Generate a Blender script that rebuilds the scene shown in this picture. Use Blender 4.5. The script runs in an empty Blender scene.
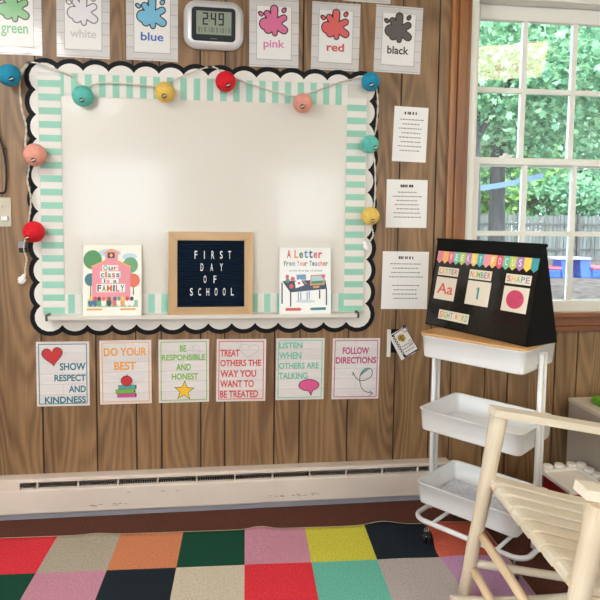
import bpy, bmesh, math, random
from mathutils import Vector, Matrix

random.seed(7)
S = bpy.context.scene
COL = S.collection
PI = math.pi

# ------------------------------------------------------------------ camera
def camera():
    yaw, pitch, roll = 0.12303, -0.07829, 0.01094
    f_px, px, py = 596.56, 297.1, 261.73
    cy, sy, cp, sp = math.cos(yaw), math.sin(yaw), math.cos(pitch), math.sin(pitch)
    fw = Vector((sy * cp, cy * cp, sp)); r = Vector((cy, -sy, 0)); u = r.cross(fw)
    cr, sr = math.cos(roll), math.sin(roll)
    r2 = r * cr + u * sr; u2 = -r * sr + u * cr
    cam = bpy.data.cameras.new('camera'); o = bpy.data.objects.new('camera', cam); COL.objects.link(o)
    m = Matrix((r2, u2, -fw)).transposed().to_4x4(); m.translation = Vector((0, -2.6, 1.29316))
    o.matrix_world = m
    cam.sensor_width = 36; cam.sensor_fit = 'HORIZONTAL'; cam.lens = f_px / 600 * 36
    cam.shift_x = (300 - px) / 600; cam.shift_y = -(300 - py) / 600
    cam.clip_start = 0.05; cam.clip_end = 300
    S.camera = o
camera()

# ------------------------------------------------------------------ world, sun, daylight, exposure
W = bpy.data.worlds.new('sky'); S.world = W; W.use_nodes = True
wn = W.node_tree.nodes; bg = wn['Background']
bg.inputs['Color'].default_value = (0.74, 0.88, 1.0, 1); bg.inputs['Strength'].default_value = 4.2

def light(name, kind, energy, color, loc, direction, size=None, size_y=None):
    l = bpy.data.lights.new(name, kind); l.energy = energy; l.color = color
    o = bpy.data.objects.new(name, l); COL.objects.link(o); o.location = loc
    o.rotation_euler = Vector(direction).to_track_quat('-Z', 'Y').to_euler()
    if kind == 'AREA':
        l.shape = 'RECTANGLE'; l.size = size; l.size_y = size_y
    return o
sun = light('sun', 'SUN', 3.2, (1.0, 0.96, 0.88), (0, -10, 12), (0.75, 0.42, -0.8)); sun.data.angle = 0.03
light('daylight', 'AREA', 14, (0.88, 0.94, 1.0), (-1.45, -6.32, 1.52), (0, 1, -0.05), 1.4, 1.2)
light('daylight', 'AREA', 11, (0.88, 0.94, 1.0), (1.25, -6.32, 1.47), (0, 1, -0.05), 1.0, 1.1)
light('daylight', 'AREA', 130, (0.90, 0.95, 1.0), (-2.62, -3.4, 1.5), (1, 0.12, -0.06), 2.0, 1.2)  # side fill outside the added left wall window
LAMP = 12.0
LAMP_COLOR = (1.0, 0.975, 0.945)

S.view_settings.view_transform = 'Standard'; S.view_settings.look = 'None'
S.view_settings.gamma = 1.0; S.view_settings.use_curve_mapping = False
S.view_settings.exposure = 0.63

# ------------------------------------------------------------------ materials
def lin(c):
    c = c / 255
    return c / 12.92 if c <= 0.04045 else ((c + 0.055) / 1.055) ** 2.4
def rgb(c):
    return (lin(c[0]), lin(c[1]), lin(c[2]), 1)

def M(name, c, rough=0.55, spec=0.5, metal=0.0, coat=0.0, coat_rough=0.1, var=None, bump=None, stretch=(1, 1, 1), emit=0.0, sheen=0.0):
    m = bpy.data.materials.new(name); m.use_nodes = True
    nt = m.node_tree; b = nt.nodes['Principled BSDF']
    b.inputs['Base Color'].default_value = rgb(c)
    b.inputs['Roughness'].default_value = rough
    b.inputs['Specular IOR Level'].default_value = spec
    b.inputs['Metallic'].default_value = metal
    b.inputs['Coat Weight'].default_value = coat; b.inputs['Coat Roughness'].default_value = coat_rough
    b.inputs['Sheen Weight'].default_value = sheen
    if emit:
        b.inputs['Emission Color'].default_value = rgb(c); b.inputs['Emission Strength'].default_value = emit
    if var or bump:
        tc = nt.nodes.new('ShaderNodeTexCoord'); mp = nt.nodes.new('ShaderNodeMapping')
        mp.inputs['Scale'].default_value = stretch
        nt.links.new(tc.outputs['Object'], mp.inputs['Vector'])
    if var:
        n = nt.nodes.new('ShaderNodeTexNoise'); n.inputs['Scale'].default_value = var[0]; n.inputs['Detail'].default_value = 4
        nt.links.new(mp.outputs['Vector'], n.inputs['Vector'])
        r = nt.nodes.new('ShaderNodeValToRGB')
        a = var[1]; k = rgb(c)
        r.color_ramp.elements[0].position = 0.3; r.color_ramp.elements[1].position = 0.7
        r.color_ramp.elements[0].color = tuple(x * (1 - a) for x in k[:3]) + (1,)
        r.color_ramp.elements[1].color = tuple(min(1, x * (1 + a)) for x in k[:3]) + (1,)
        nt.links.new(n.outputs['Fac'], r.inputs['Fac']); nt.links.new(r.outputs['Color'], b.inputs['Base Color'])
    if bump:
        n = nt.nodes.new('ShaderNodeTexNoise'); n.inputs['Scale'].default_value = bump[0]; n.inputs['Detail'].default_value = 3
        nt.links.new(mp.outputs['Vector'], n.inputs['Vector'])
        bp = nt.nodes.new('ShaderNodeBump'); bp.inputs['Strength'].default_value = bump[1]; bp.inputs['Distance'].default_value = 0.01
        nt.links.new(n.outputs['Fac'], bp.inputs['Height']); nt.links.new(bp.outputs['Normal'], b.inputs['Normal'])
        if coat: nt.links.new(bp.outputs['Normal'], b.inputs['Coat Normal'])
    return m

def wood(name, light_c, dark_c, along='z', rough=0.4, rings=16.0, attr=None, fine=0.35, ring_scale=4.0, coat=0.0):
    """Wood with cathedral rings running along one axis."""
    m = bpy.data.materials.new(name); m.use_nodes = True
    nt = m.node_tree; N = nt.nodes; L = nt.links; b = N['Principled BSDF']
    b.inputs['Roughness'].default_value = rough; b.inputs['Coat Weight'].default_value = coat; b.inputs['Coat Roughness'].default_value = 0.2
    tc = N.new('ShaderNodeTexCoord'); src = tc.outputs['Object']
    if attr:
        at = N.new('ShaderNodeAttribute'); at.attribute_name = attr
        mul = N.new('ShaderNodeVectorMath'); mul.operation = 'SCALE'; mul.inputs[0].default_value = (3.7, 5.1, 9.3)
        L.new(at.outputs['Fac'], mul.inputs['Scale'])
        add = N.new('ShaderNodeVectorMath'); add.operation = 'ADD'
        L.new(src, add.inputs[0]); L.new(mul.outputs['Vector'], add.inputs[1]); src = add.outputs['Vector']
    def scaled(s_long, s_cross):
        mp = N.new('ShaderNodeMapping')
        mp.inputs['Scale'].default_value = {'z': (s_cross, s_cross, s_long), 'x': (s_long, s_cross, s_cross), 'y': (s_cross, s_long, s_cross)}[along]
        L.new(src, mp.inputs['Vector']); return mp.outputs['Vector']
    n1 = N.new('ShaderNodeTexNoise'); n1.inputs['Scale'].default_value = 1; n1.inputs['Detail'].default_value = 1.5
    L.new(scaled(ring_scale * 0.13, ring_scale), n1.inputs['Vector'])
    mu = N.new('ShaderNodeMath'); mu.operation = 'MULTIPLY'; mu.inputs[1].default_value = rings * 6.28
    L.new(n1.outputs['Fac'], mu.inputs[0])
    si = N.new('ShaderNodeMath'); si.operation = 'SINE'; L.new(mu.outputs[0], si.inputs[0])
    mr = N.new('ShaderNodeMapRange'); mr.inputs['From Min'].default_value = -1; L.new(si.outputs[0], mr.inputs['Value'])
    n2 = N.new('ShaderNodeTexNoise'); n2.inputs['Scale'].default_value = 1; n2.inputs['Detail'].default_value = 3
    L.new(scaled(6, 170), n2.inputs['Vector'])
    n3 = N.new('ShaderNodeTexNoise'); n3.inputs['Scale'].default_value = 1; n3.inputs['Detail'].default_value = 2
    L.new(scaled(0.8, 9), n3.inputs['Vector'])
    mx = N.new('ShaderNodeMix'); mx.inputs['Factor'].default_value = fine
    L.new(mr.outputs['Result'], mx.inputs['A']); L.new(n2.outputs['Fac'], mx.inputs['B'])
    mx2 = N.new('ShaderNodeMix'); mx2.inputs['Factor'].default_value = 0.42
    L.new(mx.outputs['Result'], mx2.inputs['A']); L.new(n3.outputs['Fac'], mx2.inputs['B'])
    cr = N.new('ShaderNodeValToRGB')
    cr.color_ramp.elements[0].position = 0.22; cr.color_ramp.elements[0].color = rgb(dark_c)
    cr.color_ramp.elements[1].position = 0.72; cr.color_ramp.elements[1].color = rgb(light_c)
    L.new(mx2.outputs['Result'], cr.inputs['Fac'])
    L.new(cr.outputs['Color'], b.inputs['Base Color'])
    return m

def shiplap(name, base, line):
    """Printed white-washed boards: thin horizontal lines with soft grey streaks, under a laminate film."""
    m = bpy.data.materials.new(name); m.use_nodes = True
    nt = m.node_tree; N = nt.nodes; L = nt.links; b = N['Principled BSDF']
    b.inputs['Roughness'].default_value = 0.45
    b.inputs['Coat Weight'].default_value = 0.8; b.inputs['Coat Roughness'].default_value = 0.08
    tc = N.new('ShaderNodeTexCoord')
    br = N.new('ShaderNodeTexBrick')
    mp = N.new('ShaderNodeMapping'); mp.inputs['Rotation'].default_value = (PI / 2, 0, 0)
    L.new(tc.outputs['Object'], mp.inputs['Vector']); L.new(mp.outputs['Vector'], br.inputs['Vector'])
    br.inputs['Color1'].default_value = rgb(base); br.inputs['Color2'].default_value = rgb(tuple(x - 10 for x in base))
    br.inputs['Mortar'].default_value = rgb(line)
    br.inputs['Scale'].default_value = 1.0; br.inputs['Brick Width'].default_value = 0.9; br.inputs['Row Height'].default_value = 0.045
    br.inputs['Mortar Size'].default_value = 0.0009; br.inputs['Mortar Smooth'].default_value = 0.3
    n = N.new('ShaderNodeTexNoise'); n.inputs['Scale'].default_value = 1; n.inputs['Detail'].default_value = 4
    mp2 = N.new('ShaderNodeMapping'); mp2.inputs['Scale'].default_value = (12, 12, 240)
    L.new(tc.outputs['Object'], mp2.inputs['Vector']); L.new(mp2.outputs['Vector'], n.inputs['Vector'])
    mr = N.new('ShaderNodeMapRange'); mr.inputs['From Min'].default_value = 0.35; mr.inputs['From Max'].default_value = 0.65
    mr.inputs['To Min'].default_value = 0.9; mr.inputs['To Max'].default_value = 1.0
    L.new(n.outputs['Fac'], mr.inputs['Value'])
    mx = N.new('ShaderNodeVectorMath'); mx.operation = 'SCALE'
    L.new(br.outputs['Color'], mx.inputs[0]); L.new(mr.outputs['Result'], mx.inputs['Scale'])
    L.new(mx.outputs['Vector'], b.inputs['Base Color'])
    n2 = N.new('ShaderNodeTexNoise'); n2.inputs['Scale'].default_value = 22
    L.new(tc.outputs['Object'], n2.inputs['Vector'])
    bp = N.new('ShaderNodeBump'); bp.inputs['Strength'].default_value = 0.16; bp.inputs['Distance'].default_value = 0.01
    L.new(n2.outputs['Fac'], bp.inputs['Height']); L.new(bp.outputs['Normal'], b.inputs['Coat Normal'])
    return m

def glass_mat(name, tint=(0.97, 1, 0.985)):
    m = bpy.data.materials.new(name); m.use_nodes = True
    nt = m.node_tree; N = nt.nodes; L = nt.links; N.remove(N['Principled BSDF'])
    t = N.new('ShaderNodeBsdfTransparent'); t.inputs['Color'].default_value = tint + (1,)
    g = N.new('ShaderNodeBsdfGlossy'); g.inputs['Roughness'].default_value = 0.02
    f = N.new('ShaderNodeFresnel'); f.inputs['IOR'].default_value = 1.5
    mx = N.new('ShaderNodeMixShader')
    L.new(f.outputs[0], mx.inputs[0]); L.new(t.outputs[0], mx.inputs[1]); L.new(g.outputs[0], mx.inputs[2])
    L.new(mx.outputs[0], N['Material Output'].inputs['Surface'])
    return m

def leaf_mat(name, a, b_, trans=0.45):
    m = bpy.data.materials.new(name); m.use_nodes = True
    nt = m.node_tree; N = nt.nodes; L = nt.links; N.remove(N['Principled BSDF'])
    ge = N.new('ShaderNodeNewGeometry'); r = N.new('ShaderNodeValToRGB')
    r.color_ramp.elements[0].color = rgb(a); r.color_ramp.elements[1].color = rgb(b_)
    L.new(ge.outputs['Random Per Island'], r.inputs['Fac'])
    d = N.new('ShaderNodeBsdfPrincipled'); d.inputs['Roughness'].default_value = 0.4
    t = N.new('ShaderNodeBsdfTranslucent')
    mx = N.new('ShaderNodeMixShader'); mx.inputs[0].default_value = trans
    L.new(r.outputs['Color'], d.inputs['Base Color']); L.new(r.outputs['Color'], t.inputs['Color'])
    L.new(d.outputs[0], mx.inputs[1]); L.new(t.outputs[0], mx.inputs[2])
    L.new(mx.outputs[0], N['Material Output'].inputs['Surface'])
    return m

# ------------------------------------------------------------------ mesh helpers
class MB:
    def __init__(s):
        s.bm = bmesh.new()
    def face(s, vs, m=0, smooth=False):
        try:
            f = s.bm.faces.new(vs)
        except ValueError:
            return None
        f.material_index = m; f.smooth = smooth
        return f
    def box(s, x0, x1, y0, y1, z0, z1, m=0, mat=None):
        v = [Vector((x, y, z)) for z in (z0, z1) for y in (y0, y1) for x in (x0, x1)]
        if mat: v = [mat @ p for p in v]
        v = [s.bm.verts.new(p) for p in v]
        return [s.face([v[i] for i in q], m) for q in ((0, 2, 3, 1), (4, 5, 7, 6), (0, 1, 5, 4), (2, 6, 7, 3), (0, 4, 6, 2), (1, 3, 7, 5))]
    def prism(s, pts, y0, y1, m=0):
        """polygon in (x,z), counter-clockwise seen from -y, between depths y0 (front) and y1 (back)"""
        a = [s.bm.verts.new((p[0], y0, p[1])) for p in pts]
        b = [s.bm.verts.new((p[0], y1, p[1])) for p in pts]
        s.face(a, m); s.face(list(reversed(b)), m)
        n = len(pts)
        for i in range(n):
            s.face([a[i], b[i], b[(i + 1) % n], a[(i + 1) % n]], m)
    def flat(s, pts, y, m=0):
        s.face([s.bm.verts.new((p[0], y, p[1])) for p in pts], m)
    def loft(s, loops, cap0=True, cap1=True, m=0, smooth=True, closed=False):
        R = [[s.bm.verts.new(p) for p in lp] for lp in loops]
        n = len(R[0]); k = len(R)
        for i in range(k if closed else k - 1):
            A, B = R[i], R[(i + 1) % k]
            for j in range(n):
                s.face([A[j], A[(j + 1) % n], B[(j + 1) % n], B[j]], m, smooth)
        if not closed:
            if cap0: s.face(list(reversed(R[0])), m)
            if cap1: s.face(R[-1], m)
    def tube(s, pts, r, seg=10, m=0, closed=False, squash=1.0):
        pts = [Vector(p) for p in pts]; n = len(pts)
        rr = r if isinstance(r, (list, tuple)) else [r] * n
        loops = []; nrm = None
        for i in range(n):
            if closed: t = (pts[(i + 1) % n] - pts[i - 1])
            else: t = pts[min(i + 1, n - 1)] - pts[max(i - 1, 0)]
            t.normalize()
            if nrm is None:
                ref = Vector((0, 0, 1)) if abs(t.z) < 0.9 else Vector((0, 1, 0))
                nrm = (ref - t * ref.dot(t)).normalized()
            else:
                nrm = (nrm - t * nrm.dot(t)).normalized()
            bi = t.cross(nrm)
            loops.append([pts[i] + (nrm * math.cos(2 * PI * j / seg) + bi * math.sin(2 * PI * j / seg) * squash) * rr[i] for j in range(seg)])
        s.loft(loops, True, True, m, True, closed)
    def ball(s, c, r, seg=16, ring=10, m=0, scale=(1, 1, 1)):
        c = Vector(c); loops = []
        for i in range(1, ring):
            a = PI * i / ring
            loops.append([c + Vector((r * math.sin(a) * math.cos(2 * PI * j / seg) * scale[0], r * math.sin(a) * math.sin(2 * PI * j / seg) * scale[1], -r * math.cos(a) * scale[2])) for j in range(seg)])
        R = [[s.bm.verts.new(p) for p in lp] for lp in loops]
        b = s.bm.verts.new(c + Vector((0, 0, -r * scale[2]))); t = s.bm.verts.new(c + Vector((0, 0, r * scale[2])))
        for j in range(seg):
            s.face([b, R[0][(j + 1) % seg], R[0][j]], m, True); s.face([t, R[-1][j], R[-1][(j + 1) % seg]], m, True)
            for i in range(len(R) - 1):
                s.face([R[i][j], R[i][(j + 1) % seg], R[i + 1][(j + 1) % seg], R[i + 1][j]], m, True)
    def build(s, name, mats, parent=None, bevel=0, loc=None, normals=False):
        me = bpy.data.meshes.new(name)
        if normals: bmesh.ops.recalc_face_normals(s.bm, faces=s.bm.faces[:])
        s.bm.to_mesh(me); s.bm.free()
        for mm in (mats if isinstance(mats, (list, tuple)) else [mats]): me.materials.append(mm)
        o = bpy.data.objects.new(name, me); COL.objects.link(o)
        if parent: o.parent = parent
        if loc: o.location = loc
        if bevel:
            bv = o.modifiers.new('bevel', 'BEVEL'); bv.width = bevel; bv.segments = 2; bv.limit_method = 'ANGLE'; bv.angle_limit = 0.7
        return o

def tag(o, label, cat, group=None, kind=None):
    o['label'] = label; o['category'] = cat
    if group: o['group'] = group
    if kind: o['kind'] = kind
    return o
def struct(o):
    o['kind'] = 'structure'; return o
def empty(name, loc=(0, 0, 0), label=None, cat=None, group=None, matrix=None):
    o = bpy.data.objects.new(name, None); COL.objects.link(o); o.empty_display_size = 0.05
    if matrix is not None: o.matrix_world = matrix
    else: o.location = loc
    if label: tag(o, label, cat, group)
    return o
def rrect(x0, x1, y0, y1, r, z=None, n=6):
    """rounded rectangle, counter-clockwise"""
    out = []
    for cx, cy, a0 in ((x1 - r, y1 - r, 0), (x0 + r, y1 - r, 90), (x0 + r, y0 + r, 180), (x1 - r, y0 + r, 270)):
        for i in range(n + 1):
            a = math.radians(a0 + 90 * i / n)
            p = (cx + r * math.cos(a), cy + r * math.sin(a))
            out.append(p if z is None else Vector((p[0], p[1], z)))
    return out
def circle(cx, cz, rx, rz=None, n=28, a0=0):
    rz = rz or rx
    return [(cx + rx * math.cos(a0 + 2 * PI * i / n), cz + rz * math.sin(a0 + 2 * PI * i / n)) for i in range(n)]
def stroke(pts, w):
    """a ribbon polygon (list of quads) following a 2-D polyline"""
    P = [Vector(p) for p in pts]; L_ = []; R_ = []
    for i in range(len(P)):
        t = P[min(i + 1, len(P) - 1)] - P[max(i - 1, 0)]; t.normalize(); n = Vector((-t.y, t.x)) * w / 2
        L_.append(P[i] + n); R_.append(P[i] - n)
    return [[R_[i], R_[i + 1], L_[i + 1], L_[i]] for i in range(len(P) - 1)]
def spline(pts, k=8):
    P = [Vector(p) for p in pts]; out = []
    for i in range(len(P) - 1):
        p0, p1, p2, p3 = P[max(i - 1, 0)], P[i], P[i + 1], P[min(i + 2, len(P) - 1)]
        for j in range(k):
            t = j / k
            out.append(0.5 * ((2 * p1) + (p2 - p0) * t + (2 * p0 - 5 * p1 + 4 * p2 - p3) * t * t + (3 * p1 - p0 - 3 * p2 + p3) * t ** 3))
    out.append(P[-1]); return out

_glyphs = {}
def glyphs(s, bold):
    key = (s, bold)
    if key not in _glyphs:
        cu = bpy.data.curves.new('lettering', 'FONT'); cu.body = s; cu.size = 1; cu.offset = bold; cu.resolution_u = 4
        o = bpy.data.objects.new('lettering', cu); COL.objects.link(o)
        me = bpy.data.meshes.new_from_object(o.evaluated_get(bpy.context.evaluated_depsgraph_get()))
        vs = [(v.co.x, v.co.y) for v in me.vertices]; fs = [tuple(p.vertices) for p in me.polygons]
        bpy.data.objects.remove(o); bpy.data.curves.remove(cu); bpy.data.meshes.remove(me)
        _glyphs[key] = (vs, fs)
    return _glyphs[key]
def put_text(mb, s, x0, x1, z0, z1, y, m=0, bold=0.0, depth=0.0):
    vs, fs = glyphs(s, bold)
    if not vs: return
    ax = min(v[0] for v in vs); bx = max(v[0] for v in vs); az = min(v[1] for v in vs); bz = max(v[1] for v in vs)
    X = lambda v: x0 + (v[0] - ax) / (bx - ax) * (x1 - x0)
    Z = lambda v: z0 + (v[1] - az) / (bz - az) * (z1 - z0)
    V = [mb.bm.verts.new((X(v), y, Z(v))) for v in vs]
    faces = []
    for f in fs:
        q = mb.face([V[i] for i in f], m)
        if q: faces.append(q)
    for q in faces:
        q.normal_update()
        if q.normal.y > 0: q.normal_flip()
    if depth:
        r = bmesh.ops.extrude_face_region(mb.bm, geom=faces)
        for e in r['geom']:
            if isinstance(e, bmesh.types.BMVert): e.co.y -= depth
            if isinstance(e, bmesh.types.BMFace): e.material_index = m
def put_letters(mb, s, x0, x1, z0, z1, y, mats, bold=0.0, gap=0.22):
    """letters set one by one, each in its own material from the cycle"""
    w = [0.45 if ch in "iIl1'" else (0.4 if ch == ' ' else (1.25 if ch in 'mMwW' else 0.9)) for ch in s]
    tot = sum(w) + gap * (len(s) - 1); k = (x1 - x0) / tot; x = x0; i = 0
    for ch, ww in zip(s, w):
        if ch != ' ':
            low = ch in 'acegmnopqrsuvwxyz'
            top = z0 + (z1 - z0) * (0.72 if low else 1.0)
            bot = z0 - (z1 - z0) * (0.25 if ch in 'gpqy' else 0.0)
            put_text(mb, ch, x, x + ww * k, bot, top, y, mats[i % len(mats)], bold); i += 1
        x += (ww + gap) * k

# ------------------------------------------------------------------ shared materials
m_panel = wood('wood_panelling', (162, 127, 90), (98, 72, 50), 'z', 0.4, rings=17, attr='plank', fine=0.62, ring_scale=5.6)
m_groove = M('panel_groove', (48, 32, 24), 0.7)
m_casing = wood('casing_wood', (172, 112, 58), (116, 66, 32), 'z', 0.28, rings=5, fine=0.5, coat=0.3)
m_sillwood = wood('sill_wood', (150, 90, 48), (96, 52, 26), 'x', 0.3, rings=5, fine=0.5, coat=0.3)
m_vinyl = M('white_window_vinyl', (232, 230, 222), 0.4)
m_glass = glass_mat('window_glass')
m_carpet = M('brown_carpet', (106, 66, 55), 0.95, 0.1, var=(180, 0.45), bump=(260, 0.8))
m_plaster = M('wall_paint', (222, 220, 216), 0.8)
m_ceil = M('ceiling_tile', (232, 228, 220), 0.85)
m_heater = M('heater_enamel', (226, 212, 200), 0.35, var=(5, 0.05))
m_heater_in = M('heater_inside', (40, 34, 32), 0.7)
m_alu = M('aluminium', (196, 196, 198), 0.32, metal=0.9)
m_fin = M('heater_fin', (190, 184, 176), 0.5, metal=0.2)
m_black = M('black_card', (10, 11, 18), 0.6, 0.25)
m_white = M('white_card', (238, 234, 228), 0.5)
m_paper = M('white_paper', (240, 238, 236), 0.5, coat=0.3, coat_rough=0.15, bump=(25, 0.2))
m_ink = M('black_ink', (28, 28, 34), 0.5)
m_grey_ink = M('grey_ink', (120, 122, 130), 0.5)
m_line = M('pale_grey_ink', (176, 176, 176), 0.5)
m_mint = M('mint_stripe', (154, 212, 191), 0.5)
m_board = M('dry_erase_board', (230, 225, 216), 0.2, 0.35, coat=0.25, coat_rough=0.07, bump=(3.5, 0.02))
m_ship = shiplap('shiplap_print', (240, 236, 236), (205, 200, 202))
m_ship2 = shiplap('shiplap_card_print', (226, 223, 222), (150, 147, 148))
m_plastic_white = M('white_plastic', (240, 240, 240), 0.35)
m_metal_white = M('white_powder_coat', (236, 236, 236), 0.32)
m_chrome = M('chrome', (210, 210, 212), 0.15, metal=1)
m_rubber = M('black_rubber', (20, 20, 22), 0.4)
m_whitewash = wood('whitewashed_log', (228, 217, 199), (198, 181, 156), 'x', 0.55, rings=3, fine=0.6)
m_whitewash_z = wood('whitewashed_post', (226, 212, 190), (188, 166, 138), 'z', 0.55, rings=3, fine=0.6)

# ------------------------------------------------------------------ the room
X0, X1, YB, ZC = -2.3, 3.3, -6.1, 2.55
WX0, WX1, WZ0, WZ1 = 1.085, 1.945, 0.835, 2.30      # window opening in the panelled wall
GROOVES = [-2.02, -1.86, -1.64, -1.53, -1.31, -1.15, -0.985, -0.765, -0.542, -0.3755, -0.268, -0.099, 0.006, 0.2255, 0.339, 0.5585, 0.776, 0.943, 1.043, 1.208, 1.32, 1.5535, 1.664, 1.88, 2.04, 2.15, 2.37, 2.53, 2.64, 2.86, 3.02, 3.13]

def panelled_wall():
    mb = MB(); lay = mb.bm.faces.layers.float.new('plank')
    g = 0.0034
    xs = [X0] + GROOVES + [X1]
    def slab(x0, x1, z0, z1, k):
        for f in mb.box(x0, x1, 0.0, 0.012, z0, z1, 0):
            f[lay] = k
    for i in range(len(xs) - 1):
        a, b = xs[i] + g, xs[i + 1] - g
        k = (i * 0.6180339) % 1
        cuts = [(a, b)]
        if b <= WX0 or a >= WX1: slab(a, b, 0, ZC, k)
        else:
            if a < WX0: slab(a, WX0, 0, ZC, k)
            if b > WX1: slab(WX1, b, 0, ZC, k)
            a2, b2 = max(a, WX0), min(b, WX1)
            slab(a2, b2, 0, WZ0, k); slab(a2, b2, WZ1, ZC, k)
    for x0, x1, z0, z1 in ((X0, WX0, 0, ZC), (WX1, X1, 0, ZC), (WX0, WX1, 0, WZ0), (WX0, WX1, WZ1, ZC)):
        mb.box(x0, x1, 0.0055, 0.16, z0, z1, 1)
    return struct(mb.build('wall_back', [m_panel, m_groove]))
panelled_wall()

mb = MB(); mb.box(X0, X1, YB, 0.16, -0.1, 0); struct(mb.build('floor', m_carpet))
mb = MB(); mb.box(X0 - 0.3, X1 + 0.3, YB - 0.5, 0.55, ZC, ZC + 0.2); struct(mb.build('ceiling', m_ceil))
LY0, LY1, LZ0, LZ1 = -4.4, -2.4, .9, 2.1        # unseen window opening, added in the outlet side wall for extra light
mb = MB()
for a in ((YB - .15, LY0, -.1, ZC), (LY1, .16, -.1, ZC), (LY0, LY1, -.1, LZ0), (LY0, LY1, LZ1, ZC)): mb.box(X0 - 0.15, X0, a[0], a[1], a[2], a[3])
struct(mb.build('wall_left', m_plaster))
r = struct(empty('window_4', (0, 0, 0))); mb = MB()
for a in ((LY0, LY0 + .05, LZ0, LZ1), (LY1 - .05, LY1, LZ0, LZ1), (LY0 + .05, LY1 - .05, LZ0, LZ0 + .05), (LY0 + .05, LY1 - .05, LZ1 - .05, LZ1), (-3.43, -3.37, LZ0 + .05, LZ1 - .05)): mb.box(X0 - .12, X0 - .06, a[0], a[1], a[2], a[3])
mb.build('window_frame', m_vinyl, r)
mb = MB(); mb.box(X0 - .092, X0 - .088, LY0 + .05, LY1 - .05, LZ0 + .05, LZ1 - .05); mb.build('pane', m_glass, r)
mb = MB(); mb.box(X1, X1 + 0.15, YB - 0.15, 0.16, -0.1, ZC); struct(mb.build('wall_right', m_plaster))
FW = [(-2.15, -0.75, 0.92, 2.10), (0.75, 1.75, 0.93, 2.0)]
mb = MB(); xs = [X0, FW[0][0], FW[0][1], FW[1][0], FW[1][1], X1]
for i in range(5):
    if i in (1, 3):
        w = FW[0] if i == 1 else FW[1]
        mb.box(xs[i], xs[i + 1], YB - 0.15, YB, -0.1, w[2]); mb.box(xs[i], xs[i + 1], YB - 0.15, YB, w[3], ZC)
    else: mb.box(xs[i], xs[i + 1], YB - 0.15, YB, -0.1, ZC)
struct(mb.build('wall_front', m_plaster))
for k, w in enumerate(FW):
    r = struct(empty('window_%d' % (k + 2), (0, 0, 0)))
    mb = MB(); x0, x1, z0, z1 = w
    for a in ((x0, x0 + .05, z0, z1), (x1 - .05, x1, z0, z1), (x0 + .05, x1 - .05, z0, z0 + .05), (x0 + .05, x1 - .05, z1 - .05, z1), (x0 + .05, x1 - .05, (z0 + z1) / 2 - .02, (z0 + z1) / 2 + .02)):
        mb.box(a[0], a[1], YB - .12, YB - .06, a[2], a[3])
    mb.build('window_frame', m_vinyl, r)
    mb = MB(); mb.box(x0 + .05, x1 - .05, YB - .092, YB - .088, z0 + .05, z1 - .05); mb.build('pane', m_glass, r)

# window in the panelled wall -------------------------------------------------
def window():
    r = struct(empty('window_1', (0, 0, 0)))
    mb = MB()   # fixed white frame
    for a in ((WX0, WX0 + .037, WZ0, WZ1), (WX1 - .037, WX1, WZ0, WZ1), (WX0 + .037, WX1 - .037, WZ1 - .04, WZ1), (WX0 + .037, WX1 - .037, WZ0, WZ0 + .012)):
        mb.box(a[0], a[1], 0.0, 0.13, a[2], a[3])
    mb.box(WX0 + .037, WX0 + .05, 0.062, 0.068, WZ0 + .012, WZ1 - .04); mb.box(WX1 - .05, WX1 - .037, 0.062, 0.068, WZ0 + .012, WZ1 - .04)
    mb.build('window_frame', m_vinyl, r, bevel=0.003)
    gx = (1.159, 1.871)
    def sash(name, y0, y1, z0, z1, g0, g1):
        mb = MB()
        mb.box(WX0 + .038, gx[0], y0, y1, z0, z1); mb.box(gx[1], WX1 - .038, y0, y1, z0, z1)
        mb.box(gx[0], gx[1], y0, y1, z0, g0); mb.box(gx[0], gx[1], y0, y1, g1, z1)
        s = mb.build(name, m_vinyl, r, bevel=0.003)
        mb = MB(); ym = (y0 + y1) / 2
        for x in (1.383, 1.629): mb.box(x - .0115, x + .0115, ym - .011, ym + .011, g0, g1)
        zm = (g0 + g1) / 2
        for xa, xb in ((gx[0], 1.383 - .0115), (1.383 + .0115, 1.629 - .0115), (1.629 + .0115, gx[1])):
            mb.box(xa, xb, ym - .010, ym + .010, zm - .011, zm + .011)
        mb.build('muntin', m_vinyl, s)
        mb = MB(); mb.box(gx[0], gx[1], ym - .002, ym + .002, g0, g1); mb.build('pane', m_glass, s)
        return s
    sash('upper_sash', 0.072, 0.105, 1.53, WZ1 - .042, 1.567, 2.192)
    lo = sash('lower_sash', 0.025, 0.060, WZ0 + .014, 1.566, 0.902, 1.534)
    mb = MB(); mb.box(1.265, 1.315, 0.03, 0.055, 1.566, 1.574); mb.box(1.28, 1.292, 0.028, 0.05, 1.574, 1.586); mb.box(1.29, 1.325, 0.034, 0.046, 1.574, 1.580)
    mb.build('sash_lock', m_vinyl, lo)
window()

def casing():
    # moulded wood casing around the window: stepped profile
    def profile(mb, x0, x1, z0, z1):
        w = x1 - x0
        mb.box(x0, x0 + w * .22, -.018, 0, z0, z1); mb.box(x0 + w * .22, x0 + w * .36, -.012, 0, z0, z1)
        mb.box(x0 + w * .36, x0 + w * .8, -.022, 0, z0, z1); mb.box(x0 + w * .8, x1, -.014, 0, z0, z1)
    mb = MB(); profile(mb, 0.992, WX0, 0.855, 2.40); struct(mb.build('trim_1', m_casing, bevel=0.004))
    mb = MB(); profile(mb, WX1, WX1 + .093, 0.855, 2.40); struct(mb.build('trim_2', m_casing, bevel=0.004))
    mb = MB(); mb.box(WX0, WX1, -.02, 0, WZ1, 2.40); struct(mb.build('trim_3', m_sillwood, bevel=0.004))
    mb = MB()
    mb.box(0.965, WX1 + .12, -.045, 0.0, 0.832, 0.855); mb.box(0.985, WX1 + .1, -.026, 0.0, 0.79, 0.832); mb.box(0.985, WX1 + .1, -.018, 0.0, 0.762, 0.79)
    struct(mb.build('trim_4', m_sillwood, bevel=0.004))
casing()

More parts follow.
